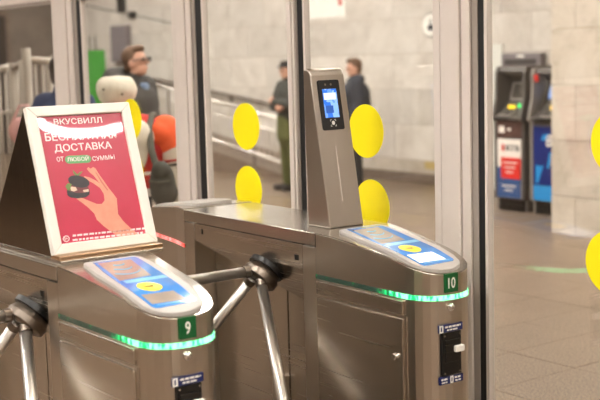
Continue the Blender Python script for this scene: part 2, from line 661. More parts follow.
# ------------------------------------------------------------------ the turnstiles
PROF = [(0, 1.06), (.1, 1.057), (.2, 1.048), (.313, 1.036), (.418, 1.023), (.467, 1.014), (.52, 1.002), (.57, .990), (.62, .978)]


def zp(x):
    if x <= 0:
        return 1.06
    for (a, b), (c, d) in zip(PROF, PROF[1:]):
        if x <= c:
            return b + (d - b) * (x - a) / (c - a)
    return PROF[-1][1]


OUT = [(0, 0), (.2, 0), (.36, 0), (.46, 0), (.50, .002), (.532, .009), (.558, .021), (.578, .038), (.592, .058), (.600, .08), (.604, .104), (.605, .128),
       (.602, .152), (.594, .176), (.580, .199), (.556, .222), (.52, .241), (.47, .256), (.40, .270), (.32, .283), (.22, .297), (.12, .314), (0, .343)]


def plate_mesh(name, poly, off, thick=None, floor_z=None, step=.03):
    bm = bmesh.new()
    f = bm.faces.new([bm.verts.new((x, y, 0)) for x, y in poly])
    x = .03
    while x < .6:
        g = list(bm.verts) + list(bm.edges) + list(bm.faces)
        bmesh.ops.bisect_plane(bm, geom=g, plane_co=(x, 0, 0), plane_no=(1, 0, 0))
        x += step
    for v in bm.verts:
        v.co.z = zp(v.co.x) + off
    r = bmesh.ops.extrude_face_region(bm, geom=list(bm.faces))
    for v in [q for q in r['geom'] if isinstance(q, bmesh.types.BMVert)]:
        v.co.z = floor_z if floor_z is not None else v.co.z - thick
    bmesh.ops.recalc_face_normals(bm, faces=bm.faces)
    me = bpy.data.meshes.new(name)
    bm.to_mesh(me)
    bm.free()
    return me


def normals(pts):
    res = []
    for i, p in enumerate(pts):
        a, b = pts[max(i - 1, 0)], pts[min(i + 1, len(pts) - 1)]
        d = Vector((b[0] - a[0], b[1] - a[1])).normalized()
        res.append(Vector((d.y, -d.x)))
    return res


def ribbon(pts, z0, z1, o0, o1):
    nr = normals(pts)
    vs = []
    for p, n_ in zip(pts, nr):
        for o_ in (o0, o1):
            for z in (z0, z1):
                vs.append((p[0] + n_.x * o_, p[1] + n_.y * o_, z))
    fs = []
    for i in range(len(pts) - 1):
        a, b = 4 * i, 4 * i + 4
        fs += [(a, b, b + 1, a + 1), (a + 2, a + 3, b + 3, b + 2), (a, a + 2, b + 2, b), (a + 1, b + 1, b + 3, a + 3)]
    e = 4 * (len(pts) - 1)
    fs += [(0, 1, 3, 2), (e, e + 2, e + 3, e + 1)]
    return MB().add(vs, fs)


def subdiv(pts, d=.02):
    res = [pts[0]]
    for a, b in zip(pts, pts[1:]):
        k = max(1, int(math.hypot(b[0] - a[0], b[1] - a[1]) / d))
        res += [(a[0] + (b[0] - a[0]) * i / k, a[1] + (b[1] - a[1]) * i / k) for i in range(1, k + 1)]
    return res


def turn(pts):                                    # half turn about the middle of the cabinet
    return [(-LID - x, .345 - y) for x, y in pts]


LID = .95
g = empty('turnstile', (0, 0, 0))
RM = Matrix.Translation((-LID, .345, 0)) @ Matrix.Rotation(math.pi, 4, 'Z')


def both(name, mesh, mat, parent, rear=True, **kw):
    """part of the front end and its twin on the rear end"""
    a = link(name, mesh, mat, parent, **kw)
    if rear:
        b = link(name, mesh, mat, parent, **kw)
        b.location = (-LID, .345, 0)
        b.rotation_euler = (0, 0, math.pi)
        return a, b
    return a, None


nose_me = plate_mesh('end_housing', OUT, 0, floor_z=.02)
nose, nose_r = both('end_housing', nose_me, 'steel_v', g, bevel=.004)
cap_me = plate_mesh('top_skin', OUT, .002, thick=.004)
both('top_skin', cap_me, 'steel_top', g)
RIM = [(.072, .058), (.2, .036), (.34, .026), (.46, .014), (.52, .012), (.558, .022), (.580, .042), (.592, .066), (.597, .09), (.597, .115), (.59, .142), (.576, .17),
       (.55, .192), (.50, .210), (.42, .224), (.3, .238), (.16, .252), (.075, .258), (.055, .25), (.048, .235), (.055, .075), (.061, .064)]
rim_me = plate_mesh('reader_rim', RIM, .014, thick=.014)
rim, rim_r = both('reader_rim', rim_me, 'rim', g, bevel=.003)
OVL = [(.078, .087), (.2, .060), (.32, .044), (.44, .034), (.535, .031), (.55, .036), (.553, .05), (.548, .165), (.54, .176), (.53, .178), (.3, .208), (.09, .238), (.078, .236), (.072, .226), (.07, .096)]
ovl_me = plate_mesh('overlay', OVL, .0155, thick=.002)
both('overlay', ovl_me, 'blue', rim, rear=False)
W1 = [(.102, .092), (.108, .204), (.303, .166), (.312, .054)]
both('display', plate_mesh('display', W1, .0162, thick=.001), 'lcd_grey', rim, rear=False)
W2 = [(.457, .044), (.462, .148), (.530, .150), (.526, .040)]
both('ticket_display', plate_mesh('ticket_display', W2, .0162, thick=.001), 'lcd_white', rim, rear=False)
circ = [(.402 + .042 * math.cos(t * math.pi / 16), .103 + .036 * math.sin(t * math.pi / 16)) for t in range(32)]
both('card_target', plate_mesh('card_target', circ, .0166, thick=.001), 'target', rim, rear=False)
for k in range(3):
    x_ = .396 + .006 * k
    MB().box(x_, x_ + .0025, .088 + .003 * k, .118 - .003 * k, zp(x_) + .0165, zp(x_) + .0175).build('card_symbol', 'olive_print', rim)


def surf(x, y, o_=.0168):
    return (x, y, zp(x) + o_)


for q in range(3):                               # the wave symbol drawn across the display
    pts = []
    for t in range(9):
        a = -1.1 + 2.2 * t / 8
        rr = .035 + .022 * q
        pts.append(surf(.14 + .04 * q + rr * .54 * math.cos(a), .140 - .010 * q + rr * math.sin(a) * .6))
    MB().tube(pts, .0018, 5).build('wave_symbol', 'lightblue', rim)
for (xa, xb, y0_, y1_) in ((.318, .345, .06, .20), (.534, .538, .05, .16)):   # pale bands of the overlay print
    MB().add([surf(xa, y0_, .0158), surf(xb, y0_, .0158), surf(xb, y1_, .0158), surf(xa, y1_, .0158)], [(0, 1, 2, 3)]).build('pale_band', 'lightblue', rim)

sp_ = subdiv([p for p in OUT], .02)
strip_me = ribbon(sp_[:], .8955, .9115, -.004, .0025).mesh('light_strip')
ls = link('light_strip', strip_me, 'led_green', g)
strip_r = MB()
strip_r.v = [Vector(v.co) for v in strip_me.vertices]
strip_r.f = [tuple(p.vertices) for p in strip_me.polygons]
lr = link('light_strip', strip_r.mesh('light_strip'), 'led_red', g)
lr.location = (-LID, .345, 0)
lr.rotation_euler = (0, 0, math.pi)
for y_, nm in ((-.004, 'front'),):
    MB().box(.010, .490, -.009, .004, .840, .889).build('upper_panel', 'steel', g, bevel=.003)
    dr = MB().box(.010, .490, -.009, .004, .10, .828).build('door', 'steel', g, bevel=.003)
    MB().tube([(.454, -.008, .695), (.454, -.020, .695)], [.013, .011], 20).build('lock', 'chrome', dr, bevel=.002)
MB().box(.0, .502, -.0025, .004, .08, .836).build('door_surround', 'steel_v', g)
MB().box(-.012, -.002, .004, .30, .0, 1.055).build('seam', 'black', g)
# front face
FX = .6055
MB().box(FX - .006, FX + .003, .076, .132, .921, .983).build('number_plate', 'green_plate', g, bevel=.001)
MB().tube([(FX - .004, .100, .872), (FX + .006, .100, .872)], .0125, 20).ball((FX + .006, .1, .872), (.006, .0105, .0105)).build('front_lock', 'chrome', g, smooth=True)
slot = MB().box(FX - .01, FX + .004, .060, .142, .646, .789).build('ticket_slot', 'black', g, bevel=.002)
MB().box(FX + .003, FX + .009, .068, .134, .690, .765).box(FX + .003, FX + .012, .066, .100, .725, .75).build('slot_frame', 'black', slot, bevel=.002)
MB().box(FX + .004, FX + .020, .104, .144, .722, .744).build('push_button', 'white_print', slot, bevel=.004)
for a in (.068, .134):
    for b in (.655, .78):
        MB().tube([(FX + .003, a, b), (FX + .006, a, b)], .003, 10).build('screw', 'chrome', slot)
def print_dashes(y, z, parent, wd, ht):           # label print too small to read in the photograph
    mb_ = MB()
    a = 0.0
    while a < wd - .003:
        b = min(wd, a + random.uniform(.008, .02))
        mb_.box(FX + .0028, FX + .0036, y + a, y + b, z, z + ht)
        a = b + .003
    tag(mb_.build('label_print', 'white_print', parent), kind='stuff')


lab = MB().box(FX - .004, FX + .003, .047, .149, .791, .816).build('instruction_label', 'navy_label', g)
MB().box(FX + .0025, FX + .0035, .047, .064, .7915, .8155).build('label_icon_field', 'white_print', lab)
MB().box(FX + .0032, FX + .004, .053, .058, .796, .811).build('label_icon', 'navy_label', lab)
print_dashes(.072, .805, lab, .068, .006)
print_dashes(.080, .795, lab, .05, .005)
lab2 = MB().box(FX - .004, FX + .003, .047, .149, .618, .643).build('instruction_label', 'navy_label', g)
MB().box(FX + .0025, FX + .0035, .092, .106, .6185, .6425).build('label_icon_field', 'white_print', lab2)
MB().box(FX + .0032, FX + .004, .097, .101, .624, .637).build('label_icon', 'navy_label', lab2)
print_dashes(.053, .632, lab2, .03, .006)
print_dashes(.055, .622, lab2, .024, .005)
print_dashes(.112, .632, lab2, .028, .006)
print_dashes(.114, .622, lab2, .024, .005)
# middle: lid, legs, mechanism housing, recessed back panels, tripod
MB().box(-LID, -.006, 0, .345, 1.012, 1.06).build('lid', 'steel_top', g, bevel=.003)
MB().box(-.085, -.003, .002, .335, .0, 1.008).build('leg', 'steel_v', g, bevel=.003)
MB().box(-LID + .003, -.872, .002, .335, .0, 1.008).build('leg', 'steel_v', g, bevel=.003)
D_ = .10
hv = [(-.87, .005, 1.008), (-.087, .005, 1.008), (-.087, .005, .914), (-.87, .005, .934), (-.87, D_, .905), (-.087, D_, .745), (-.87, .33, 1.008), (-.087, .33, 1.008), (-.87, .33, .905), (-.087, .33, .745)]
hf = [(0, 3, 2, 1), (3, 4, 5, 2), (4, 8, 9, 5), (0, 1, 7, 6), (6, 7, 9, 8), (0, 6, 8, 4, 3), (1, 2, 5, 9, 7)]
hs = MB().add(hv, hf).build('mechanism_housing', 'steel', g, bevel=.002)
MB().box(-.138, -.116, .003, .006, .946, .966).build('sensor_window', 'black', hs)
MB().box(-.812, -.804, .003, .006, .968, .99).build('sensor_window', 'black', hs)
MB().box(-.87, -.335, D_, .335, .02, .90).build('back_panel', 'steel', g, bevel=.002)
MB().box(-.331, -.087, D_ + .002, .335, .02, .835).build('back_panel', 'steel', g, bevel=.002)
MB().box(-.40, -.36, .06, D_ + .01, .16, .44).build('wiring_cover', 'steel_v', g, bevel=.004)
HUB = Vector((-.335, -.03, .882))
ax_ = Vector((0, -math.cos(R(45)), -math.sin(R(45))))
q_ = Vector((0, -math.sin(R(45)), math.cos(R(45))))
HC = HUB + Vector((-.008, .014, -.024))
hub = MB().tube([HC - ax_ * .046, HC - ax_ * .026, HC - ax_ * .006, HC + ax_ * .018, HC + ax_ * .026], [.058, .064, .074, .073, .056], 40).build('hub', 'hubmetal', g, bevel=.003)
MB().tube([HC - ax_ * .052, HC - ax_ * .030], .074, 40).build('hub_flange', 'black', hub, bevel=.002)
for k in (0, 120, 240):
    t = R(k + 2)
    dd = math.cos(R(45)) * ax_ + math.sin(R(45)) * (math.cos(t) * q_ + math.sin(t) * Vector((1, 0, 0)))
    s0 = HUB - ax_ * .004
    arm = MB().tube([s0 + dd * .045, s0 + dd * .60, s0 + dd * .615, s0 + dd * .62], [.0205, .0205, .018, .009], 24).build('arm', 'tube', g, smooth=True)
    arm.data.polygons[-1].use_smooth = False
    MB().tube([s0 + dd * .05, s0 + dd * .075], .0235, 24).build('arm_socket', 'hubmetal', hub)

g9 = copy_tree(g)
g9.location = (-.042, -.985, 0)
for c in bpy.data.objects:                       # this tripod sits a little further forward
    if c.parent == g9 and c.name.split('.')[0] in ('hub', 'arm'):
        c.location.x += .13
g.location = (0, .008, 0)
g.rotation_euler = (0, 0, R(-1.5))
tag(g, 'steel turnstile numbered 10 with tripod arms, next to the glass partition', 'turnstile', 'row of ticket turnstiles')
tag(g9, 'steel turnstile numbered 9 with tripod arms, carrying the pink advert', 'turnstile', 'row of ticket turnstiles')
for c in bpy.data.objects:
    if c.name.startswith('ticket_display') and c.parent.parent == g9:
        c.data = c.data.copy()
        c.data.materials[0] = M['lcd_grey']
for gg, txt, (a, b) in ((g, '10', (.088, .031)), (g9, '9', (.0955, .017))):
    pl = [c for c in bpy.data.objects if c.parent == gg and c.name.startswith('number_plate')][0]
    lettering('numeral', txt, frame_matrix((FX + .0028, a, .934), (0, 1, 0), (0, 0, 1)), 'white_print', pl, width=b, height=.036, bold=.012)

# ------------------------------------------------------------------ face-scanner terminal standing on turnstile 10
term = empty('scanner_terminal', (-.10, .19, 1.06))
tag(term, 'leaning steel scanner post with a blue screen standing on turnstile 10', 'terminal')
o_ = Vector((-.10, .19, 1.06))


def L(p):
    return Vector(p) - o_


y0_, y1_ = .112, .272
prof = [(-.042, 1.0605), (-.142, 1.622), (-.150, 1.640), (-.166, 1.647), (-.186, 1.643), (-.178, 1.0605)]
MB().prism([(x - o_.x, z - o_.z) for x, z in prof], 1, y0_ - o_.y, y1_ - o_.y).build('body', 'steel_v', term, bevel=.005, seg=3)
fdir = (Vector((-.142, 0, 1.622)) - Vector((-.042, 0, 1.0605))).normalized()
fn = Vector((fdir.z, 0, -fdir.x))
pb = Vector((-.042, 0, 1.0605))


def face_pt(x, y):
    p = on_plane(x, y, pb, fn)
    return p.y, (p - pb).dot(fdir)


def face_poly(pts, off, th):
    top = [pb + fdir * t + fn * off + Vector((0, yy, 0)) for yy, t in pts]
    bot = [p - fn * th for p in top]
    n_ = len(pts)
    return MB().add([p - o_ for p in top + bot], [tuple(range(n_)), tuple(range(n_, 2 * n_))[::-1]] + [(i, (i + 1) % n_, n_ + (i + 1) % n_, n_ + i) for i in range(n_)])


def rrect(a, b, c, d, r, k=5):
    pts = []
    for cx, cy, s_ in ((b - r, d - r, 0), (a + r, d - r, 90), (a + r, c + r, 180), (b - r, c + r, 270)):
        for i in range(k):
            t = R(s_ + 90 * i / (k - 1))
            pts.append((cx + r * math.cos(t), cy + r * math.sin(t)))
    return pts


a0, tb = face_pt(325.5, 130.5)
a1, tt = face_pt(340.5, 79.5)
a0, a1 = .138, .240
bez = face_poly(rrect(a0, a1, tb, tt, .008), .003, .006).build('screen_bezel', 'black', term)
sy0, st0 = face_pt(326, 118)
sy1, st1 = face_pt(338, 88.5)
M['scr'] = lcd('blue_screen', (40, 100, 200), (120, 165, 235), .4, (30, 40, 24))
face_poly(rrect(a0 + .018, a1 - .018, st0, st1, .001), .0036, .001).build('screen', 'scr', bez)
M['scr_dark'] = plain('screen_picture', (40, 84, 165), rough=.1, emit=.25)
M['scr_light'] = plain('screen_light', (190, 210, 245), rough=.1, emit=.35)
hgt = st1 - st0
face_poly(rrect(a0 + .024, a0 + .060, st0 + hgt * .16, st0 + hgt * .42, .001), .0040, .0006).build('screen_picture', 'scr_dark', bez)
face_poly(rrect(a0 + .022, a1 - .024, st0 + hgt * .62, st0 + hgt * .86, .001), .0040, .0006).build('screen_picture', 'scr_light', bez)
for k in range(2):
    ya = a0 + .036 + k * .026
    face_poly(rrect(ya - .004, ya + .004, tt - .021, tt - .013, .003), .0036, .001).build('camera_eye', 'hubmetal', bez)
ic = MB()
cy_, ct_ = (a0 + a1) / 2, tb + .026
for sx in (-1, 1):
    for sy in (-1, 1):
        for (u0, u1, v0, v1) in ((.006, .013, .0115, .013), (.0115, .013, .006, .013)):
            q = rrect(cy_ + min(sx * u0, sx * u1), cy_ + max(sx * u0, sx * u1), ct_ + min(sy * v0, sy * v1), ct_ + max(sy * v0, sy * v1), .0004, 2)
            z = face_poly(q, .0037, .0008)
            ic.add(z.v, z.f)
hd = face_poly([(cy_ + .007 * math.cos(t * .3927), ct_ + .008 * math.sin(t * .3927)) for t in range(16)], .0037, .0008)
ic.add(hd.v, hd.f)
ic.build('face_icon', 'white_print', bez)
gv0, gt0 = face_pt(338, 146)
gv1, gt1 = face_pt(345.5, 201)
M['groove_light'] = plain('groove_light', (214, 206, 198), rough=.4)
face_poly(rrect(.186, .1888, gt1, gt0, .001), .0006, .002).build('groove', 'groove_light', term)

# ------------------------------------------------------------------ advert stand on turnstile 9
YA, YB = -.967, -.588
AD = Vector((-.27, (YA + YB) / 2, 1.06))
ad = empty('advert_stand', AD)
tag(ad, 'tilted pink delivery advert in a white frame standing on turnstile 9', 'advert stand')
P0 = Vector((-.103, 0, 1.085))
AT = (Vector((-.262, 0, 1.553)) - P0).normalized()
AN = Vector((AT.z, 0, -AT.x))
AH = (Vector((-.262, 0, 1.553)) - P0).length


def apt(y, t, off=0.0):
    return P0 + AT * t + AN * off + Vector((0, y, 0)) - AD


def apoly(pts, off, th, mb=None):
    top = [apt(y, t, off) for y, t in pts]
    bot = [apt(y, t, off - th) for y, t in pts]
    n_ = len(pts)
    return (mb or MB()).add(top + bot, [tuple(range(n_)), tuple(range(n_, 2 * n_))[::-1]] + [(i, (i + 1) % n_, n_ + (i + 1) % n_, n_ + i) for i in range(n_)])


def afit(x, y, off=.003):
    p = on_plane(x, y, P0 + AN * off, AN)
    return p.y, (p - P0 - AN * off).dot(AT)


FWD = .034
fr = MB()
apoly([(YA, 0), (YB, 0), (YB - FWD, FWD), (YA + FWD, FWD)], .012, .026, fr)
apoly([(YA, AH), (YA + FWD, AH - FWD), (YB - FWD, AH - FWD), (YB, AH)], .012, .026, fr)
apoly([(YA, 0), (YA + FWD, FWD), (YA + FWD, AH - FWD), (YA, AH)], .012, .026, fr)
apoly([(YB, 0), (YB, AH), (YB - FWD, AH - FWD), (YB - FWD, FWD)], .012, .026, fr)
M['frame'] = plain('white_painted_frame', (226, 221, 212), rough=.4, var=.02)
fr.build('frame', 'frame', ad, bevel=.003)


def poster_mat():
    k = NT('pink_poster')
    tc = k.n('ShaderNodeTexCoord')
    nz = k.n('ShaderNodeTexNoise', Scale=5.0, Detail=3.0)
    k.l(tc.outputs['Object'], nz.inputs['Vector'])
    rp = k.n('ShaderNodeValToRGB')
    rp.color_ramp.elements[0].color = lin((182, 30, 62))
    rp.color_ramp.elements[0].position = .3
    rp.color_ramp.elements[1].color = lin((198, 46, 80))
    rp.color_ramp.elements[1].position = .75
    k.l(nz.outputs['Fac'], rp.inputs['Fac'])
    k.l(rp.outputs['Color'], k.b.inputs['Base Color'])
    k.b.inputs['Roughness'].default_value = .35
    k.b.inputs['Coat Weight'].default_value = 1.0
    k.b.inputs['Coat Roughness'].default_value = .015
    wv = k.n('ShaderNodeTexNoise', Scale=9.0, Detail=1.0)
    k.l(tc.outputs['Object'], wv.inputs['Vector'])
    bp = k.n('ShaderNodeBump', Strength=.006, Distance=.01)
    k.l(wv.outputs['Fac'], bp.inputs['Height'])
    k.l(bp.outputs['Normal'], k.b.inputs['Coat Normal'])
    return k.m


M['poster'] = poster_mat()
M['coated_white'] = plain('poster_white', (244, 226, 226), rough=.4, coat=1.0, var=.01)
M['coated_green'] = plain('poster_green', (96, 168, 104), rough=.4, coat=1.0, var=.02)
M['coated_skin'] = plain('poster_skin', (224, 148, 124), rough=.4, coat=1.0, var=.08, scale=40)
M['coated_skin2'] = plain('poster_skin_shade', (196, 112, 96), rough=.4, coat=1.0, var=.05)
M['coated_bun'] = plain('poster_bun', (44, 38, 44), rough=.4, coat=1.0, var=.2, scale=60)
M['coated_meat'] = plain('poster_filling', (110, 52, 56), rough=.4, coat=1.0, var=.35, scale=90)
M['coated_leaf'] = plain('poster_leaf', (112, 140, 72), rough=.4, coat=1.0, var=.2, scale=60)
M['coated_cheese'] = plain('poster_cheese', (226, 196, 176), rough=.4, coat=1.0, var=.1, scale=60)
sheet = apoly([(YA + FWD - .003, FWD - .003), (YB - FWD + .003, FWD - .003), (YB - FWD + .003, AH - FWD + .003), (YA + FWD - .003, AH - FWD + .003)], .001, .004).build('poster_sheet', 'poster', ad)


def art(name, pts, mat, off=.0014):
    return apoly([afit(x, y) for x, y in pts], off, .0012).build(name, mat, sheet)


def artext(txt, p0, p1, hpx, mat='coated_white', bold=.008):
    (ya, ta), (yb, tb_) = afit(*p0), afit(*p1)
    hh = hpx * (afit(80, 150)[1] - afit(80, 160)[1]) / 10
    org = apt(ya, ta, .0014)
    right = apt(yb, tb_, .0014) - org
    m = frame_matrix(org, right, right.cross(AN).normalized() * -1)
    return lettering('lettering', txt, m, mat, sheet, width=right.length, height=hh, bold=bold)


artext('ВКУСВИЛЛ', (54.4, 124.8), (102.6, 122.6), 6.0, bold=.012)
artext('БЕСПЛАТНАЯ', (45.8, 141.2), (117, 138.0), 8.2, bold=.012)
artext('ДОСТАВКА', (55.4, 153.2), (112.6, 149.6), 8.8, bold=.012)
artext('ОТ', (57.2, 161.6), (64.2, 161.2), 4.8, bold=.008)
pill = []
(ya, ta), (yb, tb_) = afit(65.2, 159.9), afit(91.4, 158.4)
hr = .0135
for i in range(9):
    t = R(90 + 180 * i / 8)
    pill.append((ya + hr + hr * math.cos(t), ta + hr * math.sin(t)))
for i in range(9):
    t = R(-90 + 180 * i / 8)
    pill.append((yb - hr + hr * math.cos(t), tb_ + hr * math.sin(t)))
apoly(pill, .0014, .0012).build('print_pill', 'coated_green', sheet)
tx = artext('ЛЮБОЙ', (67.6, 161.6), (89.2, 160.4), 5.2, bold=.008)
for v in tx.data.vertices:
    v.co += AN * .0006
artext('СУММЫ', (93, 161.0), (115.2, 159.0), 4.8, bold=.008)
art('print_hand', [(86.9, 168.6), (88.6, 167.0), (91, 168.6), (93.6, 166.8), (96, 168.8), (99.5, 174.5), (104.5, 181.5), (109, 188), (113.5, 193.5), (117, 198.4), (117.6, 206), (118.4, 214), (124, 221.5),
                   (132, 229), (140.5, 235.6), (121, 238.2), (112, 232), (104, 226), (97, 219.5), (94.6, 213.5), (88, 207), (81, 201.6), (76.6, 198.6), (78.2, 196.8), (84, 198.4), (90, 201), (97, 203.8), (102, 203.8),
                   (104.8, 200.2), (104, 193.5), (100, 187.6), (94, 183.4), (88, 180), (83.6, 177.4), (84.6, 176.0), (90, 177.4), (96, 180.4), (100.4, 183.6), (97.5, 180), (94, 175.6), (90, 172.4)], 'coated_skin')
art('print_hand_shade', [(95.2, 171.5), (96.6, 172.2), (103, 182), (108.6, 190), (107.4, 190.4), (101, 182)], 'coated_skin2', .0018)


def ell(cx, cy, rx, ry, a=0.0, n_=20, t0=0, t1=360):
    res = []
    for i in range(n_):
        t = R(t0 + (t1 - t0) * i / (n_ - 1 if t1 - t0 < 360 else n_))
        u, v = rx * math.cos(t), ry * math.sin(t)
        res.append((cx + u * math.cos(a) - v * math.sin(a), cy + u * math.sin(a) + v * math.cos(a)))
    return res


art('print_leaf', [(73, 169.5), (75, 171.5), (77.5, 174), (80, 172), (83, 171), (81, 174), (78.5, 176), (76, 175.8), (73.6, 173)], 'coated_leaf')
art('print_burger_filling', [(69, 184), (88, 186), (90, 191), (88, 194), (69, 193), (67.6, 189)], 'coated_meat', .0016)
art('print_cheese', [(71, 186.5), (76, 187), (77.5, 190), (74, 191.5), (70, 190)], 'coated_cheese', .002)
art('print_cheese', [(83, 190), (88.6, 189), (89, 191.6), (84, 192)], 'coated_cheese', .002)
art('print_leaf', [(65.5, 186), (68, 183), (72, 184), (70.4, 187), (71, 190), (68, 190.5)], 'coated_leaf', .0022)
art('print_bun', ell(79, 181.4, 11, 5.8, R(14)), 'coated_bun', .0018)
art('print_bun', [(67, 190), (71, 191.6), (78, 193), (85, 192.6), (90, 190.6), (89.6, 194.6), (86, 197.2), (78, 198.2), (71, 197.4), (67.6, 195)], 'coated_bun', .0019)
mb = MB()                                        # unreadable small print along the foot of the poster
for row, (xa, ya_, xb, yb_) in enumerate(((73, 235.6, 145, 228.2), (73, 240.0, 144.5, 232.4))):
    x = 0.0
    while x < 1.0:
        wd = random.uniform(.025, .07)
        q = []
        for s_, dy in ((x, .9), (min(x + wd, 1), .9), (min(x + wd, 1), -.9), (x, -.9)):
            q.append(afit(xa + (xb - xa) * s_, ya_ + (yb_ - ya_) * s_ + dy))
        apoly(q, .0014, .001, mb)
        x += wd + .018
mb.build('small_print', 'coated_white', sheet)
agec = [afit(66.4 + 3.4 * math.cos(t * .3927), 238.6 + 3.2 * math.sin(t * .3927)) for t in range(16)]
agei = [afit(66.4 + 2.6 * math.cos(t * .3927), 238.6 + 2.4 * math.sin(t * .3927)) for t in range(16)]
vs = [apt(y, t, .0015) for y, t in agec + agei]
MB().add(vs, [(i, (i + 1) % 16, 16 + (i + 1) % 16, 16 + i) for i in range(16)]).build('age_ring', 'coated_white', sheet)
artext('0+', (64.6, 240.3), (68.2, 239.9), 3.2)
# stand body: wedge shaped steel box behind the poster and the foot it stands on
wed = [(-.103 - .006, 1.085), (-.262 - .006, 1.553), (-.282, 1.553), (-.63, 1.075), (-.108, 1.075)]
MB().prism([(x - AD.x, z - AD.z) for x, z in wed], 1, YA + .006 - AD.y, YB - .006 - AD.y).build('side_box', 'mirror_side', ad, bevel=.004)
MB().box(-.64 - AD.x, -.052 - AD.x, YA + .003 - AD.y, YB - .003 - AD.y, .0005, .014).build('base_plate', 'steel', ad, bevel=.002)
M['brass_tint'] = steel('foot_steel', col=(196, 164, 130), rough=.25)
MB().box(-.118 - AD.x, -.058 - AD.x, YA - AD.y, YB - AD.y, .014, .028).build('foot_rail', 'brass_tint', ad, bevel=.002)
#PART2
# ------------------------------------------------------------------ ramp with railing along the back wall
RX0, RX1, RY0 = -16.6, -9.2, 6.9
SL = .135


def rz(x):
    return max(0.0, (RX1 - x) * SL)


M['ramp'] = granite('ramp_granite', (96, 80, 68), (122, 104, 90), (150, 132, 116))
ramp = MB().prism([(RX1, .0005), (RX0, .0005), (RX0, rz(RX0))], 1, RY0, Y1 - .04).build('access_ramp', 'ramp')
tag(ramp, 'brown stone ramp rising along the marble wall', 'ramp')
M['rail'] = steel('rail_steel', col=(214, 208, 200), rough=.3, axis=(20, 20, 20), bump=0)
rl = empty('ramp_railing', (RX1, RY0 - .03, 0))
tag(rl, 'pale metal railing with two bars and thin uprights beside the ramp', 'railing')


def rp_(x, dz):
    return (x - RX1, 0, rz(x) + dz)


MB().tube([rp_(RX1 + .02, .745), rp_(RX0, .745)], .024, 12).build('top_bar', 'rail', rl, smooth=True)
MB().tube([rp_(RX1 + .02, .56), rp_(RX0, .56)], .014, 10).build('middle_bar', 'rail', rl, smooth=True)
MB().tube([rp_(RX1 + .02, .17), rp_(RX0, .17)], .024, 10).build('lower_bar', 'rail', rl, smooth=True)
x = RX1
M['railpost'] = plain('rail_post', (120, 108, 98), rough=.5)
pm = MB().tube([(0, 0, 0), (0, 0, .74)], .018, 10).mesh('post')
bm_ = MB().tube([(0, 0, .17), (0, 0, .56)], .008, 6).mesh('baluster')
k = 0
while x > RX0:
    o = link('post' if k % 9 == 0 else 'baluster', pm if k % 9 == 0 else bm_, 'railpost' if k % 9 == 0 else 'rail', rl)
    o.location = rp_(x, 0)
    x -= .126
    k += 1
hl = empty('wall_handrail', (-10.4, Y1 - .03, .85))
tag(hl, 'dark slim handrail fixed on the marble wall above the ramp', 'handrail')
M['darkrail'] = plain('dark_rail', (104, 92, 84), rough=.4)
w0, w1 = on(205, 90, 1, Y1 - .1), on(284, 107, 1, Y1 - .1)
hd_ = (w1 - w0).normalized()
hp = [w0 - hd_ * 2.2, w1 + hd_ * .9]
off_ = Vector(hl.location)
MB().tube([p - off_ for p in hp], .022, 10).build('bar', 'darkrail', hl, smooth=True)
for s_ in (.05, .3, .55, .8, .97):
    c = hp[0].lerp(hp[1], s_) - off_
    MB().tube([c + Vector((0, 0, -.01)), c + Vector((0, .02, -.06)), c + Vector((0, .062, -.07))], .011, 8).box(c.x - .03, c.x + .03, c.y + .05, c.y + .066, c.z - .11, c.z - .03).build('bracket', 'darkrail', hl)

# ------------------------------------------------------------------ things on the back wall


def wall_box(name, x0, y0, x1, y1, th, mat, label, cat, parts=None, bevel=.004):
    a, b = on(x0, y0, 1, Y1 - .014), on(x1, y1, 1, Y1 - .014)
    xa, xb, za, zb = min(a.x, b.x), max(a.x, b.x), min(a.z, b.z), max(a.z, b.z)
    e = empty(name, ((xa + xb) / 2, Y1 - .014, za))
    tag(e, label, cat)
    hw, hh = (xb - xa) / 2, zb - za
    return e, hw, hh


M['sign_white'] = plain('sign_white', (246, 243, 236), rough=.4)
M['sign_red'] = plain('sign_red', (206, 70, 64), rough=.5)
M['sign_dark'] = plain('sign_dark', (40, 42, 52), rough=.5)
e, hw, hh = wall_box('notice_board', 302, -14, 347, 17, .03, 'sign_white', 'white notice board high on the marble wall', 'board')
MB().box(-hw, hw, -.03, 0, 0, hh).build('panel', 'sign_white', e, bevel=.005)
MB().box(hw * .72, hw * .86, -.033, -.029, .16, .34).build('red_print', 'sign_red', e)
sg = on(437, 25, 1, Y1 - .014)
e = empty('round_sign', (sg.x, Y1 - .014, sg.z - .15))
tag(e, 'white rounded pictogram sign on the wall left of the wide post', 'sign')
rr_ = .15
pts = [(-.02 + rr_ * math.cos(R(90 + 180 * i / 16)), .15 + rr_ * math.sin(R(90 + 180 * i / 16))) for i in range(17)] + [(.22 + rr_ * math.cos(R(-90 + 180 * i / 16)), .15 + rr_ * math.sin(R(-90 + 180 * i / 16))) for i in range(17)]
M['sign_edge'] = plain('sign_edge', (120, 112, 104), rough=.5)
MB().prism(pts, 1, -.10, 0).build('case', 'sign_edge', e, bevel=.004)
pts2 = [(-.02 + .135 * math.cos(R(90 + 180 * i / 16)), .15 + .135 * math.sin(R(90 + 180 * i / 16))) for i in range(17)] + [(.22 + .135 * math.cos(R(-90 + 180 * i / 16)), .15 + .135 * math.sin(R(-90 + 180 * i / 16))) for i in range(17)]
MB().prism(pts2, 1, -.106, -.098).build('face', 'sign_white', e)
mb = MB()                                        # wheelchair-like pictogram: head, body, seat, wheel
mb.prism([(-.0 + .014 * math.cos(t * .52), .215 + .014 * math.sin(t * .52)) for t in range(12)], 1, -.109, -.104)
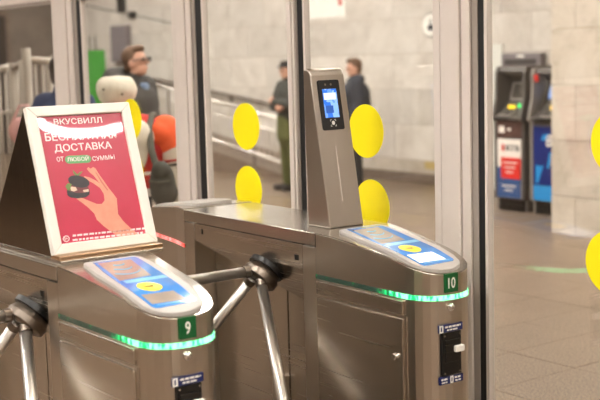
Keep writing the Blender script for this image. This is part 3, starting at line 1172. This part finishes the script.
mb.box(-.014, .012, -.109, -.104, .135, .20).box(-.01, .05, -.109, -.104, .13, .15).box(.035, .052, -.109, -.104, .09, .14)
mb.prism([(-.012 + .045 * math.cos(t * .52), .118 + .04 * math.sin(t * .52)) for t in range(12)], 1, -.108, -.104)
mb.build('pictogram', 'sign_dark', e)
pt = on(433, 166, 1, Y1 - .014)
e = empty('wall_plate', (pt.x, Y1 - .02, pt.z - .04))
tag(e, 'small dull yellow plate low on the marble wall', 'plate')
M['dull_yellow'] = plain('dull_yellow', (196, 172, 112), rough=.5)
MB().box(-.13, .13, -.02, 0, 0, .09).build('plate', 'dull_yellow', e, bevel=.003)
MB().tube([(-.11, -.024, .045), (-.11, -.018, .045)], .008, 8).build('screw', 'chrome', e)
MB().tube([(.11, -.024, .045), (.11, -.018, .045)], .008, 8).build('screw', 'chrome', e)
M['wallpanel'] = plain('grey_cabinet', (128, 120, 122), rough=.5)
e, hw, hh = wall_box('wall_cabinet', 117.5, 62, 131.5, 25, .12, None, 'tall grey service cabinet on the wall above the bespectacled man', 'cabinet')
MB().box(-hw, hw, -.12, 0, 0, hh).build('body', 'wallpanel', e, bevel=.006)
MB().box(-hw + .02, hw - .02, -.128, -.118, .02, hh - .02).build('door', 'wallpanel', e, bevel=.003)
M['darkgrey'] = plain('dark_grey_plastic', (62, 58, 56), rough=.5)
for (x0, y0, x1, y1, lab_) in ((122, -6, 126.5, 12, 'slim dark grey loudspeaker high on the wall'), (133, 11.5, 137, 18.5, 'small dark grey junction box on the wall')):
    e, hw, hh = wall_box('loudspeaker' if y0 < 0 else 'junction_box', x0, y1, x1, y0, .1, None, lab_, 'loudspeaker' if y0 < 0 else 'box')
    MB().box(-hw, hw, -.1, 0, 0, hh).build('body', 'darkgrey', e, bevel=.01)
    MB().box(-hw * .7, hw * .7, -.106, -.098, hh * .12, hh * .88).build('grille' if y0 < 0 else 'cover', 'black', e)
ca = [on(x, y, 1, Y1 - .03) for x, y in ((84, 5), (105, 9.5), (130, 14.5), (155, 19.5), (178, 24.5))]
cb = MB().tube([p - ca[0] for p in ca], .011, 6).build('wall_cable', 'darkgrey')
cb.location = ca[0]
tag(cb, 'thin dark cable running down along the marble wall', 'cable')
# green freestanding banner by the end of the wall
gp = on(95.5, 105, 1, 6.2)
gt_ = on(95.5, 47, 1, 6.2)
sc_ = (gt_.z - .05)
M['green'] = plain('green_banner', (64, 140, 52), rough=.6, var=.12, scale=3)
e = empty('green_banner', (gp.x, 6.2, 0), R(10))
tag(e, 'upright green banner on a stand near the far end of the hall', 'banner')
bw = (on(104, 75, 1, 6.2).x - on(87, 75, 1, 6.2).x) / 2
MB().box(-bw, bw, -.012, .012, .10, sc_).build('sheet', 'green', e)
MB().box(-bw - .02, bw + .02, -.05, .05, .035, .11).build('cassette', 'lampframe', e, bevel=.006)
MB().box(-bw * .7, -bw * .7 + .05, -.2, .2, 0, .035).build('foot', 'darkgrey', e)
MB().box(bw * .7 - .05, bw * .7, -.2, .2, 0, .035).build('foot', 'darkgrey', e)
MB().tube([(-bw * .4, .03, .1), (-bw * .4, .03, sc_ + .22)], .012, 8).build('support_pole', 'darkgrey', e)
MB().tube([(bw * .1, .03, .1), (bw * .1, .03, sc_ + .22)], .012, 8).build('support_pole', 'darkgrey', e)

# ------------------------------------------------------------------ cash machines in the niche
M['atm_dark'] = plain('atm_grey', (92, 87, 84), rough=.45, var=.05)
M['atm_light'] = plain('atm_light_grey', (150, 144, 138), rough=.45, var=.05)
M['atm_brown'] = plain('atm_band', (92, 66, 60), rough=.4)
M['atm_white'] = plain('atm_white', (240, 232, 224), rough=.4, var=.02)
M['atm_red'] = plain('atm_red', (222, 52, 44), rough=.4, var=.03)
M['atm_blue'] = plain('atm_blue', (56, 88, 140), rough=.4, var=.04)
M['atm_navy'] = plain('atm_navy', (20, 42, 118), rough=.4, var=.05)
M['atm_cyan'] = plain('atm_cyan', (40, 150, 224), rough=.4, var=.04)
M['atm_screen'] = lcd('atm_screen', (66, 62, 58), (96, 90, 82), .15, (5, 5, 5))
M['atm_screen2'] = lcd('atm_blue_screen', (70, 110, 176), (120, 150, 205), .6, (6, 6, 6))
M['btn_yellow'] = plain('yellow_light', (250, 205, 30), rough=.4, emit=.4)
M['btn_green'] = plain('green_light', (30, 205, 90), rough=.4, emit=.8)
M['btn_grey'] = plain('grey_keys', (190, 184, 178), rough=.4)


def atm(loc, wd, ht, label, kind):
    e = empty('cash_machine', loc)
    tag(e, label, 'cash machine', 'cash machines in the niche')
    hw = wd / 2
    body = [(0.0, .13), (0, .95), (-.05, .955), (-.055, .985), (.08, 1.05), (.16, 1.14), (.22, ht - .15), (.17, ht - .09), (.03, ht - .05), (.05, ht), (.62, ht), (.62, 0), (.05, 0), (.05, .13)]
    MB().prism(body, 0, -hw + .035, hw - .035).build('body', 'atm_dark', e, bevel=.006)
    cheek = [(-.015, .13), (-.015, .94), (-.06, .955), (-.05, 1.02), (-.005, 1.18), (.0, ht - .06), (.03, ht + .005), (.64, ht + .005), (.64, 0), (.04, 0), (.04, .13)]
    for s_ in (-1, 1):
        MB().prism(cheek, 0, *sorted((s_ * hw, s_ * (hw - .035)))).build('side_panel', 'atm_dark' if kind == 1 else 'atm_light', e, bevel=.008)
    scr0, scr1 = Vector((0, .165, 1.15)), Vector((0, .215, ht - .17))
    d = (scr1 - scr0)
    nrm = Vector((0, -d.z, d.y)).normalized()
    u = Vector((1, 0, 0))

    def slab(name, a, b, t0, t1, th, mat, par):
        m = frame_matrix(scr0 + nrm * .002, u, d)
        ln = d.length
        return MB().box(a, b, ln * t0, ln * t1, -.002, th, m).build(name, mat, par, bevel=.003)
    bez = slab('screen_bezel', -hw + .07, hw - .07, .0, 1.0, .012, 'black' if kind == 2 else 'atm_light', e)
    slab('screen', -hw + .095, hw - .095, .1, .92, .015, 'atm_screen' if kind == 1 else 'atm_screen2', bez)
    kd0, kd1 = Vector((0, -.05, .99)), Vector((0, .08, 1.05))
    kd = kd1 - kd0
    kn = Vector((0, -kd.z, kd.y)).normalized()
    km = frame_matrix(kd0 + kn * .001, u, kd)
    kp = MB().box(-.12, .02, .02, .13, 0, .008, km).build('keypad', 'btn_grey', e, bevel=.002)
    for i in range(4):
        for j in range(3):
            MB().box(-.112 + i * .033, -.112 + i * .033 + .024, .028 + j * .034, .028 + j * .034 + .024, .008, .014, km).build('key', 'darkgrey', kp)
    MB().box(-.01, .07, -.012, .02, 1.07, 1.11).build('card_reader', 'btn_yellow', e, bevel=.004)
    MB().box(.09, .14, .03, .06, 1.08, 1.12).build('cash_light', 'btn_green', e, bevel=.004)
    MB().box(-.16, .04, -.058, -.045, .962, .98).build('cash_slot', 'black', e)
    MB().box(-hw + .05, hw - .05, .02, .06, 0.0, .128).build('kick_base', 'black', e)
    if kind == 1:
        MB().box(-hw + .04, hw - .04, -.012, .002, .775, .945).build('band', 'atm_brown', e, bevel=.003)
        MB().box(-hw + .07, -hw + .15, -.018, -.01, .82, .89).build('notice', 'atm_white', e)
        MB().box(-hw + .19, -hw + .24, -.018, -.01, .845, .87).build('notice', 'atm_white', e)
        pn = MB().box(-hw + .045, hw - .045, -.012, .002, .145, .755).build('front_panel', 'atm_white', e, bevel=.003)
        MB().box(-hw + .045, hw - .045, -.0135, -.011, .147, .46).build('blue_field', 'atm_blue', pn)
        MB().box(-hw + .10, hw - .045, -.0165, -.012, .345, .565).build('red_field', 'atm_red', pn)
        fm = lambda x, z: frame_matrix((x, -.0125, z), (1, 0, 0), (0, 0, 1))
        fm2 = lambda x, z: frame_matrix((x, -.0165, z), (1, 0, 0), (0, 0, 1))
        MB().box(-hw + .11, -hw + .145, -.0145, -.0115, .63, .70).build('logo_mark', 'atm_red', pn)
        lettering('lettering', 'ВСПБ', fm(-hw + .165, .635), 'sign_dark', pn, width=.19, height=.06, bold=.02)
        for i in range(3):
            MB().box(-hw + .13 + .02 * i, hw - .09 - .03 * i, -.0175, -.016, .505 - .05 * i, .518 - .05 * i).build('print_line', 'atm_white', pn)
        MB().box(-hw + .11, hw - .12, -.0145, -.0125, .26, .275).build('print_line', 'atm_white', pn)
        MB().box(-hw + .15, hw - .16, -.0145, -.0125, .215, .23).build('print_line', 'atm_white', pn)
    else:
        MB().box(-hw + .05, -hw + .09, .0, .03, ht - .13, ht - .06).build('logo_mark', 'atm_red', e)
        pn = MB().box(-hw + .045, hw - .045, -.012, .002, .30, .90).build('front_panel', 'atm_navy', e, bevel=.003)
        MB().box(-hw + .045, hw - .045, -.012, .002, .145, .298).build('lower_panel', 'atm_cyan', e, bevel=.003)
        lettering('lettering', 'ВТБ', frame_matrix((-.06, -.0125, .70), (1, 0, 0), (0, 0, 1)), 'atm_white', pn, width=.24, height=.12, bold=.03)
        for (a, b, c, dd) in ((-.13, -.07, .76, .82), (-.05, -.02, .48, .64)):
            MB().prism([(a, c), (b, c), (b + .03, dd), (a + .03, dd)], 1, -.0145, -.0115).build('print_bar', 'atm_cyan', pn)
        MB().prism([(-.2, .5), (-.10, .5), (-.17, .32), (-.2, .32)], 1, -.0145, -.0115).build('print_bar', 'atm_cyan', pn)
        MB().prism([(.02, .31), (.10, .31), (.14, .46), (.06, .42)], 1, -.0145, -.0115).build('print_bar', 'atm_cyan', pn)
        for i in range(3):
            MB().box(.0, .14 - .03 * i, -.0145, -.0115, .60 - .04 * i, .615 - .04 * i).build('print_line', 'atm_white', pn)
    return e


atm((-5.25, 6.589, 0), .42, 1.50, 'dark grey cash machine with a white, red and blue front panel', 1)
atm((-4.71, 6.62, 0), .56, 1.48, 'grey cash machine with a navy front panel at the wall corner', 2)
sa, sb = on(508, 66, 1, Y1 - .02), on(547, 52.5, 1, Y1 - .02)
e = empty('sign_box', ((sa.x + sb.x) / 2, Y1 - .014, sa.z))
tag(e, 'dark grey sign box on the wall above the cash machines', 'sign')
hw, hh = (sb.x - sa.x) / 2, sb.z - sa.z
MB().box(-hw, hw, -.12, 0, 0, hh).build('case', 'wallpanel', e, bevel=.01)
MB().box(-hw + .06, hw - .06, -.128, -.118, .02, hh * .55).build('screen', 'darkgrey', e)
MB().box(-.05, .06, -.128, -.118, hh * .68, hh * .86).build('white_mark', 'sign_white', e)
wa, wb = on(491, 190, 1, Y1 - .02), on(504.5, 44, 1, Y1 - .02)
M['pale_panel'] = plain('pale_panel', (222, 222, 214), rough=.5, var=.02)
e = MB().box(-(wb.x - wa.x) / 2, (wb.x - wa.x) / 2, -.03, 0, 0, wb.z - .02).build('wall_board', 'pale_panel', bevel=.004)
e.location = ((wa.x + wb.x) / 2, Y1 - .036, .02)
tag(e, 'tall pale blank board on the wall left of the cash machines', 'board')

# ------------------------------------------------------------------ steel fence frames seen through the left pane
M['fence'] = plain('pale_metal_fence', (160, 148, 135), rough=.45, var=.03)
M['fence_glass'] = M['glass']


def fence(name, pa, pb_, d, label, tall=None):
    """framed fence section between two pixels of its top rail, at depth d along the view"""
    a, b = CAM + ray(*pa) * d[0], CAM + ray(*pb_) * d[1]
    e = empty(name, (a.x, a.y, 0))
    tag(e, label, 'fence', 'fence sections behind the left pane')
    v = Vector((b.x - a.x, b.y - a.y, 0))
    za, zb = a.z, b.z
    MB().tube([(0, 0, 0), (0, 0, tall or za)], .034, 14).build('post', 'fence', e, smooth=True)
    MB().tube([(v.x, v.y, 0), (v.x, v.y, zb)], .034, 14).build('post', 'fence', e, smooth=True)
    MB().tube([(0, 0, za - .04), (v.x, v.y, zb - .03)], .028, 12).build('top_rail', 'fence', e, smooth=True)
    MB().tube([(0, 0, za - .42), (v.x, v.y, zb - .42)], .014, 12).build('middle_rail', 'fence', e, smooth=True)
    MB().tube([(0, 0, .2), (v.x, v.y, .2)], .022, 12).build('bottom_rail', 'fence', e, smooth=True)
    for t in (.33, .66):
        q = v * t
        MB().tube([(q.x, q.y, .2), (q.x, q.y, za + (zb - za) * t - .04)], .012, 8).build('upright', 'fence', e, smooth=True)
    return e


fence('fence_section', (26, 54), (49, 57), (8.6, 9.4), 'pale fence section with a taller post behind the left pane', (CAM + ray(26, 48) * 8.6).z)
fence('fence_section', (-8, 66), (10.5, 63), (10.4, 10.6), 'lower pale fence section at the left picture edge')
fence('fence_section', (12.8, 63), (23, 60), (9.75, 9.1), 'narrow pale fence section between two taller ones')

# ------------------------------------------------------------------ people


def blob(name, caps, mat, parent, voxel=.011, smooth=5, factor=.5):
    """one continuous surface grown from tapered limbs and rounded masses"""
    mb_ = MB()
    for c in caps:
        if c[0] == 'b':
            mb_.ball(c[1], c[2], 16, 10, c[3] if len(c) > 3 else None)
        else:
            p, q, ra, rb = Vector(c[1]), Vector(c[2]), c[3], c[4]
            mb_.tube([p, q], [ra, rb], 14)
            mb_.ball(p, ra, 14, 8)
            mb_.ball(q, rb, 14, 8)
    me = mb_.mesh(name + '_raw')
    o = bpy.data.objects.new(name + '_raw', me)
    COL.objects.link(o)
    md = o.modifiers.new('r', 'REMESH')
    md.mode = 'VOXEL'
    md.voxel_size = voxel
    ms = o.modifiers.new('s', 'SMOOTH')
    ms.factor = factor
    ms.iterations = smooth
    dg = bpy.context.evaluated_depsgraph_get()
    m2 = bpy.data.meshes.new_from_object(o.evaluated_get(dg))
    bpy.data.objects.remove(o, do_unlink=True)
    m2.name = name
    return link(name, m2, mat, parent, smooth=True)


def hand(wrist, direction, palmside, s=1.0):
    """palm, four unequal slightly curled fingers and a thumb leaving the side of the palm"""
    d = Vector(direction).normalized()
    pn = (Vector(palmside) - d * Vector(palmside).dot(d)).normalized()      # where the palm faces
    sd = d.cross(pn)
    wv = Vector(wrist)
    caps = [('b', wv + d * .05 * s, (.034 * s, .034 * s, .045 * s)), ('c', wv, wv + d * .05 * s, .026 * s, .030 * s)]
    for k, ln in enumerate((.062, .074, .068, .052)):
        off = (k - 1.5) * .019 * s
        b0 = wv + d * .085 * s + sd * off
        b1 = b0 + (d * .9 + pn * .35).normalized() * ln * .55 * s
        b2 = b1 + (d * .45 + pn * .9).normalized() * ln * .5 * s
        caps += [('c', b0 - d * .02 * s, b0, .011 * s, .0105 * s), ('c', b0, b1, .0105 * s, .0095 * s), ('c', b1, b2, .0095 * s, .008 * s)]
    t0 = wv + d * .03 * s - sd * .028 * s
    t1 = t0 + (d * .6 - sd * .7 + pn * .3).normalized() * .04 * s
    t2 = t1 + (d * .9 + pn * .4).normalized() * .032 * s
    caps += [('c', t0, t1, .014 * s, .0115 * s), ('c', t1, t2, .0115 * s, .009 * s)]
    return caps


M['skin'] = plain('skin', (206, 156, 132), rough=.5, var=.05, scale=30)
M['hair_dark'] = plain('dark_hair', (62, 50, 42), rough=.7, var=.25, scale=60, bump=.4)
M['hair_brown'] = plain('brown_hair', (98, 72, 52), rough=.7, var=.25, scale=60, bump=.4)
M['shoe'] = plain('dark_shoe', (34, 30, 28), rough=.45)
M['jeans'] = plain('dark_trousers', (48, 48, 56), rough=.85, var=.15, scale=40)
M['olive'] = plain('olive_cloth', (92, 94, 52), rough=.85, var=.15, scale=30)
M['navy_cloth'] = plain('navy_cloth', (44, 46, 54), rough=.8, var=.15, scale=30, bump=.2)
M['charcoal'] = plain('charcoal_cloth', (66, 63, 60), rough=.85, var=.15, scale=25, bump=.3)
M['black_cloth'] = plain('black_cloth', (36, 35, 36), rough=.85, var=.2, scale=30)
M['eye'] = plain('eye', (40, 32, 28), rough=.2)


def person(label, loc, face, height, top, bottom, arms, lean=0.0, head_off=(0, 0), look=(0, 0), hair='hair_dark', coat_len=.80, bulk=1.0):
    """stands on the floor; local +x is where the body faces, +y its left"""
    e = empty('person', loc, math.atan2(face[1], face[0]))
    tag(e, label, 'person')
    s = height / 1.74
    e.scale = (s, s, s)
    hx, hy = head_off
    hz = 1.605
    HM = Matrix.Translation((.015 + hx, hy, hz)) @ Matrix.Rotation(look[0], 4, 'Z') @ Matrix.Rotation(-look[1], 4, 'Y')

    def hp_(x, y, z):
        return HM @ Vector((x, y, z))
    body = [('c', (0, 0, .95), (0, 0, 1.18), .125, .12), ('b', (0, 0, .93), (.115, .16, .13)), ('b', (.0, 0, 1.28), (.115, .165, .17)),
            ('c', (0, -.15, 1.41), (0, .15, 1.41), .062, .062), ('c', (-.005, 0, 1.42), (hx * .9, hy * .9, 1.53), .06, .055)]
    body += [('b', (0, 0, .02), (.092, .076, .105), HM), ('b', (.012, 0, -.055), (.072, .058, .06), HM), ('b', (.045, 0, -.085), (.03, .032, .028), HM),
             ('c', hp_(.09, 0, .012), hp_(.106, 0, -.022), .009, .013), ('b', (.082, 0, -.058), (.016, .026, .010), HM)]
    for sd in (-1, 1):
        body += [('b', (-.005, sd * .078, -.012), (.022, .010, .032), HM), ('b', (.07, sd * .03, .028), (.022, .024, .010), HM)]
        body += [('c', (0, sd * .09, .92), (.015, sd * .10, .50), .085, .056), ('c', (.015, sd * .10, .50), (-.01, sd * .105, .09), .052, .038), ('c', (-.02, sd * .105, .05), (.15, sd * .115, .035), .036, .03)]
    for (sh, el, wr, hd, pn) in arms:
        body += [('c', sh, el, .05, .04), ('c', el, wr, .038, .027)] + hand(wr, hd, pn)
    b = blob('body', body, 'skin', e, voxel=.009, smooth=3)
    for sd in (-1, 1):
        MB().ball((.083, sd * .031, .008), .0125, 10, 7, HM).build('eye', 'eye', b, smooth=True)
    # clothes
    ct = [('b', (0, 0, 1.27), (.15 * bulk, .20 * bulk, .19)), ('c', (0, 0, 1.0), (0, 0, 1.25), .16 * bulk, .15 * bulk), ('c', (0, -.16, 1.405), (0, .16, 1.405), .078, .078), ('c', (0, 0, 1.42), (hx * .5, hy * .5, 1.475), .09, .078),
          ('b', (0, 0, coat_len + .14), (.155 * bulk, .19 * bulk, .14))]
    for (sh, el, wr, hd, pn) in arms:
        ct += [('c', sh, el, .078 * bulk, .066 * bulk), ('c', el, wr, .064 * bulk, .048 * bulk)]
    blob('jacket', ct, top, e, voxel=.013, smooth=6)
    tr = [('b', (0, 0, .92), (.13, .175, .12))]
    for sd in (-1, 1):
        tr += [('c', (0, sd * .09, .92), (.015, sd * .10, .50), .10, .075), ('c', (.015, sd * .10, .50), (-.005, sd * .105, .10), .072, .062)]
        sh_ = blob('shoe', [('c', (-.03, sd * .105, .055), (.0, sd * .107, .055), .05, .052), ('c', (0, sd * .107, .045), (.17, sd * .118, .042), .046, .04), ('b', (.06, sd * .11, .02), (.15, .05, .02))], 'shoe', e, voxel=.011, smooth=3)
        for v in sh_.data.vertices:
            v.co.z = max(v.co.z, 0.0)
    blob('trousers', tr, bottom, e, voxel=.013, smooth=5)
    if hair:
        hc = [('b', (-.022, 0, .045), (.092, .084, .094), HM), ('b', (-.052, 0, -.01), (.052, .074, .08), HM), ('b', (.04, 0, .10), (.055, .065, .035), HM)]
        blob('hair', hc, hair, e, voxel=.010, smooth=3)
    return e, HM


def hang(side, out=.06, fw=0.0):
    return ((0, side * .185, 1.40), (-.02 + fw * .3, side * (.21 + out), 1.12), (.05 + fw, side * (.21 + out), .88), (.15, 0, -1), (0, -side, 0))


right_dir = Vector((RT.x, RT.y)).normalized()
toward = Vector((-FW.x, -FW.y)).normalized()
# man with glasses
pm_ = CAM + ray(131, 62) * 9.9
f_ = right_dir * .85 + toward * .42
bag_arm = ((0, -.185, 1.40), (-.03, -.25, 1.13), (.14, -.17, .98), (1, .3, 0), (0, .6, -.4))
man, HM = person('bespectacled man in a dark hooded jacket looking up to the right', (pm_.x, pm_.y, 0), f_, 1.80, 'charcoal', 'jeans', [hang(1), bag_arm], look=(R(8), R(10)), hair='hair_brown', bulk=1.3, head_off=(.03, 0))
blob('hood', [('c', (-.11, -.09, 1.48), (-.11, .09, 1.48), .095, .095), ('b', (-.12, 0, 1.44), (.11, .16, .12)), ('c', (.05, -.12, 1.44), (-.06, -.13, 1.47), .045, .06), ('c', (.05, .12, 1.44), (-.06, .13, 1.47), .045, .06)], 'charcoal', man, voxel=.013)
gls = MB()
for sd in (-1, 1):
    ring_ = []
    for i in range(17):
        t = 2 * math.pi * i / 16
        ring_.append(HM @ Vector((.108, sd * .034 + .026 * math.cos(t), .008 + .019 * math.sin(t))))
    gls.tube(ring_, .0042, 6)
    gls.tube([HM @ Vector((.107, sd * .060, .012)), HM @ Vector((.01, sd * .086, .012))], .0042, 6)
gls.tube([HM @ Vector((.110, -.009, .012)), HM @ Vector((.110, .009, .012))], .004, 6)
gls.build('glasses', 'black', man)
M['shirt_blue'] = plain('blue_scarf', (120, 138, 165), rough=.8)
blob('shirt_collar', [('c', (.115, -.02, 1.42), (.13, 0, 1.34), .03, .025), ('c', (.115, .02, 1.42), (.13, 0, 1.34), .03, .025)], 'shirt_blue', man, voxel=.01)

# person in a white knitted hat, seen from behind
def jacket_mat():
    k = NT('red_white_jacket')
    tc = k.n('ShaderNodeTexCoord')
    sp = k.n('ShaderNodeSeparateXYZ')
    k.l(tc.outputs['Object'], sp.inputs[0])
    mr = k.n('ShaderNodeMapRange')
    mr.inputs['From Min'].default_value = .6
    mr.inputs['From Max'].default_value = 1.5
    k.l(sp.outputs['Z'], mr.inputs['Value'])
    rp = k.n('ShaderNodeValToRGB')
    rp.color_ramp.interpolation = 'CONSTANT'
    e_ = rp.color_ramp.elements
    e_[0].position = 0
    e_[0].color = lin((190, 34, 34))
    e_[1].position = .22
    e_[1].color = lin((222, 214, 206))
    for p_, c_ in ((.46, (196, 30, 30)), (.56, (225, 215, 208)), (.585, (200, 34, 32)), (.93, (214, 40, 44))):
        q = e_.new(p_)
        q.color = lin(c_)
    k.l(mr.outputs['Result'], rp.inputs['Fac'])
    k.l(rp.outputs['Color'], k.b.inputs['Base Color'])
    k.b.inputs['Roughness'].default_value = .7
    nz = k.n('ShaderNodeTexNoise', Scale=9.0, Detail=2.0)
    k.l(tc.outputs['Object'], nz.inputs['Vector'])
    bp = k.n('ShaderNodeBump', Strength=.5, Distance=.03)
    k.l(nz.outputs['Fac'], bp.inputs['Height'])
    k.l(bp.outputs['Normal'], k.b.inputs['Normal'])
    return k.m


M['jacket_rw'] = jacket_mat()
M['knit'] = plain('white_knit', (232, 224, 206), rough=.9, var=.05, scale=45, bump=.5)
M['offwhite'] = plain('off_white_cloth', (228, 218, 200), rough=.85, var=.06, scale=12, bump=.3)
M['orange'] = plain('orange_cloth', (238, 92, 40), rough=.75, var=.06)
M['strap'] = plain('strap_webbing', (88, 86, 76), rough=.7)
M['bag'] = plain('bag_cloth', (66, 66, 60), rough=.75, var=.2, scale=20)
M['bag_olive'] = plain('bag_olive_cloth', (98, 100, 52), rough=.75, var=.2, scale=20)
M['redstripe'] = plain('red_trim', (206, 44, 40), rough=.7)
dl = 7.4
pc = CAM + ray(136, 120) * dl
fa = -toward * .98 + right_dir * .12
lady, HM = person('person in a white knitted hat and red, white and orange jacket seen from behind', (pc.x, pc.y, 0), fa, 1.56, 'jacket_rw', 'jeans',
                  [hang(1, .04), hang(-1, .06)], head_off=(.02, .135), hair=None, bulk=1.18, coat_len=.66)
hat = blob('knitted_hat', [('b', (-.005, 0, .075), (.138, .145, .10), HM), ('b', (-.005, 0, .035), (.128, .132, .075), HM), ('c', HM @ Vector((-.02, -.07, .10)), HM @ Vector((-.02, .07, .10)), .072, .072)], 'knit', lady, voxel=.012, smooth=8)
for (yy, zz) in ((-.075, .05), (.055, .085)):
    MB().ball((-.137, yy, zz), (.007, .010, .008), 10, 7, HM).build('hat_eyelet', 'strap', hat)
blob('hair', [('b', (-.03, 0, -.03), (.085, .082, .075), HM)], 'hair_dark', lady, voxel=.012)
blob('collar', [('c', (-.06, -.09, 1.44), (-.06, .12, 1.46), .075, .08)], 'redstripe', lady, voxel=.013)
blob('hood', [('b', (-.17, -.0, 1.36), (.085, .17, .14)), ('b', (-.185, -.0, 1.24), (.06, .12, .12))], 'offwhite', lady, voxel=.013)
MB().tube([(-.20, .075, 1.44), (-.252, .06, 1.34), (-.245, .05, 1.20)], .011, 8).build('hood_cord', 'black_cloth', lady)
blob('shoulder_panel', [('c', (.0, -.20, 1.40), (-.02, -.255, 1.28), .108, .102), ('b', (-.06, -.17, 1.38), (.10, .10, .085))], 'orange', lady, voxel=.013)
slv = blob('sleeve', [('c', (-.02, -.262, 1.27), (-.025, -.285, 1.10), .101, .092), ('c', (-.02, -.285, 1.10), (.04, -.285, .90), .09, .075)], 'offwhite', lady, voxel=.013)
for zz in (1.20, 1.17):
    MB().tube([(-.024, -.272, zz + .007), (-.024, -.274, zz - .007)], .106, 24).build('sleeve_stripe', 'redstripe' if zz > 1.18 else 'black_cloth', slv)
MB().tube([(.05, -.12, 1.50), (-.06, -.125, 1.505), (-.17, -.13, 1.42), (-.24, -.16, 1.28), (-.27, -.205, 1.14)], .024, 8).build('bag_strap', 'strap', lady)
M['lettering_black'] = plain('black_lettering', (34, 32, 34), rough=.6)
lettering('jacket_lettering', '/п.', frame_matrix((-.228, -.03, .84), (0, -1, 0), (0, 0, 1)), 'lettering_black', lady, width=.15, height=.16, bold=.03)
rot = lady.rotation_euler.z
s_ = 1.56 / 1.74


def lw(p):
    return lady.matrix_basis @ Vector(p)


bagp = lw((-.36, -.255, .0))
bag = empty('shoulder_bag', (bagp.x, bagp.y, 1.13 * s_ - .20), rot)
bag.scale = (.8, .8, .85)
tag(bag, 'dark olive shoulder bag hanging on the back of the red jacket', 'bag')
blob('pouch', [('b', (0, 0, .17), (.075, .10, .16)), ('b', (0, -.01, .11), (.078, .105, .10))], 'bag', bag, voxel=.012)
blob('flap', [('b', (-.03, .0, .265), (.07, .075, .07))], 'bag', bag, voxel=.012)
MB().tube([(-.10, -.08, .20), (-.112, 0, .19), (-.10, .08, .20)], .007, 8).build('zip', 'strap', bag)

# soldier with folded arms
fo = [((0, .185, 1.40), (.10, .24, 1.15), (.22, .0, 1.20), (.2, -1, .1), (-1, 0, 0)), ((0, -.185, 1.40), (.10, -.24, 1.13), (.20, .02, 1.12), (.1, 1, .1), (-1, 0, 0))]
sp2 = on(291, 190, 2, 0.0)
M['upper_dark'] = plain('dark_olive_upper', (58, 58, 52), rough=.85, var=.2, scale=25)
sol, HM = person('guard in a dark jacket and olive trousers with folded arms by the ramp', (sp2.x, sp2.y, 0), -right_dir * .8 + toward * .45, 1.61, 'upper_dark', 'olive', fo, hair='hair_dark', coat_len=.86)
blob('cap', [('b', (-.005, 0, .075), (.10, .092, .062), HM), ('b', (.09, 0, .05), (.05, .06, .012), HM)], 'black_cloth', sol, voxel=.009, smooth=3)
blob('coat_skirt', [('c', (0, 0, .98), (0, 0, .74), .165, .175), ('b', (0, 0, .72), (.17, .19, .10))], 'olive', sol, voxel=.013)
# policeman
pp = on(357.5, 190, 2, 0.0)
pol, HM = person('man in a dark navy uniform jacket with an orange sleeve badge', (pp.x, pp.y, 0), -right_dir * .95 + toward * .1, 1.62, 'navy_cloth', 'black_cloth', [hang(1, .05, .05), hang(-1, .05)], hair='hair_brown', look=(R(0), R(-4)), bulk=1.3)
MB().tube([(-.01, .292, 1.26), (-.01, .300, 1.26)], .035, 16).ball((-.01, .30, 1.26), (.03, .006, .03)).build('sleeve_badge', 'orange', pol)
blob('collar', [('c', (-.05, -.08, 1.46), (-.05, .08, 1.46), .07, .07)], 'navy_cloth', pol, voxel=.013)
# passer-by mostly hidden behind the left mullion
ph = CAM + ray(63, 80) * 8.2
M['navy_jacket'] = plain('navy_jacket', (42, 56, 92), rough=.8, var=.15)
M['pink'] = plain('pink_cloth', (222, 168, 162), rough=.8, var=.1)
pas, HM = person('passer-by in a navy jacket with a pink bag half hidden behind the left post', (ph.x, ph.y, 0), right_dir * .5 - toward * .8, 1.74, 'navy_jacket', 'jeans', [((0, .185, 1.40), (-.03, .30, 1.18), (.10, .28, 1.30), (.6, 0, .8), (0, -1, 0)), hang(-1)], hair='hair_dark')
hbp = pas.matrix_basis @ Vector((.0, .43, 0))
hb = empty('handbag', (hbp.x, hbp.y, 1.12), pas.rotation_euler.z)
tag(hb, 'pink bag at the shoulder of the half hidden passer-by', 'bag')
blob('pouch', [('b', (0, 0, .09), (.10, .06, .10))], 'pink', hb, voxel=.012)
MB().tube([(-.07, 0, .16), (-.04, -.05, .27), (.04, -.05, .27), (.07, 0, .16)], .009, 8).build('strap', 'pink', hb)
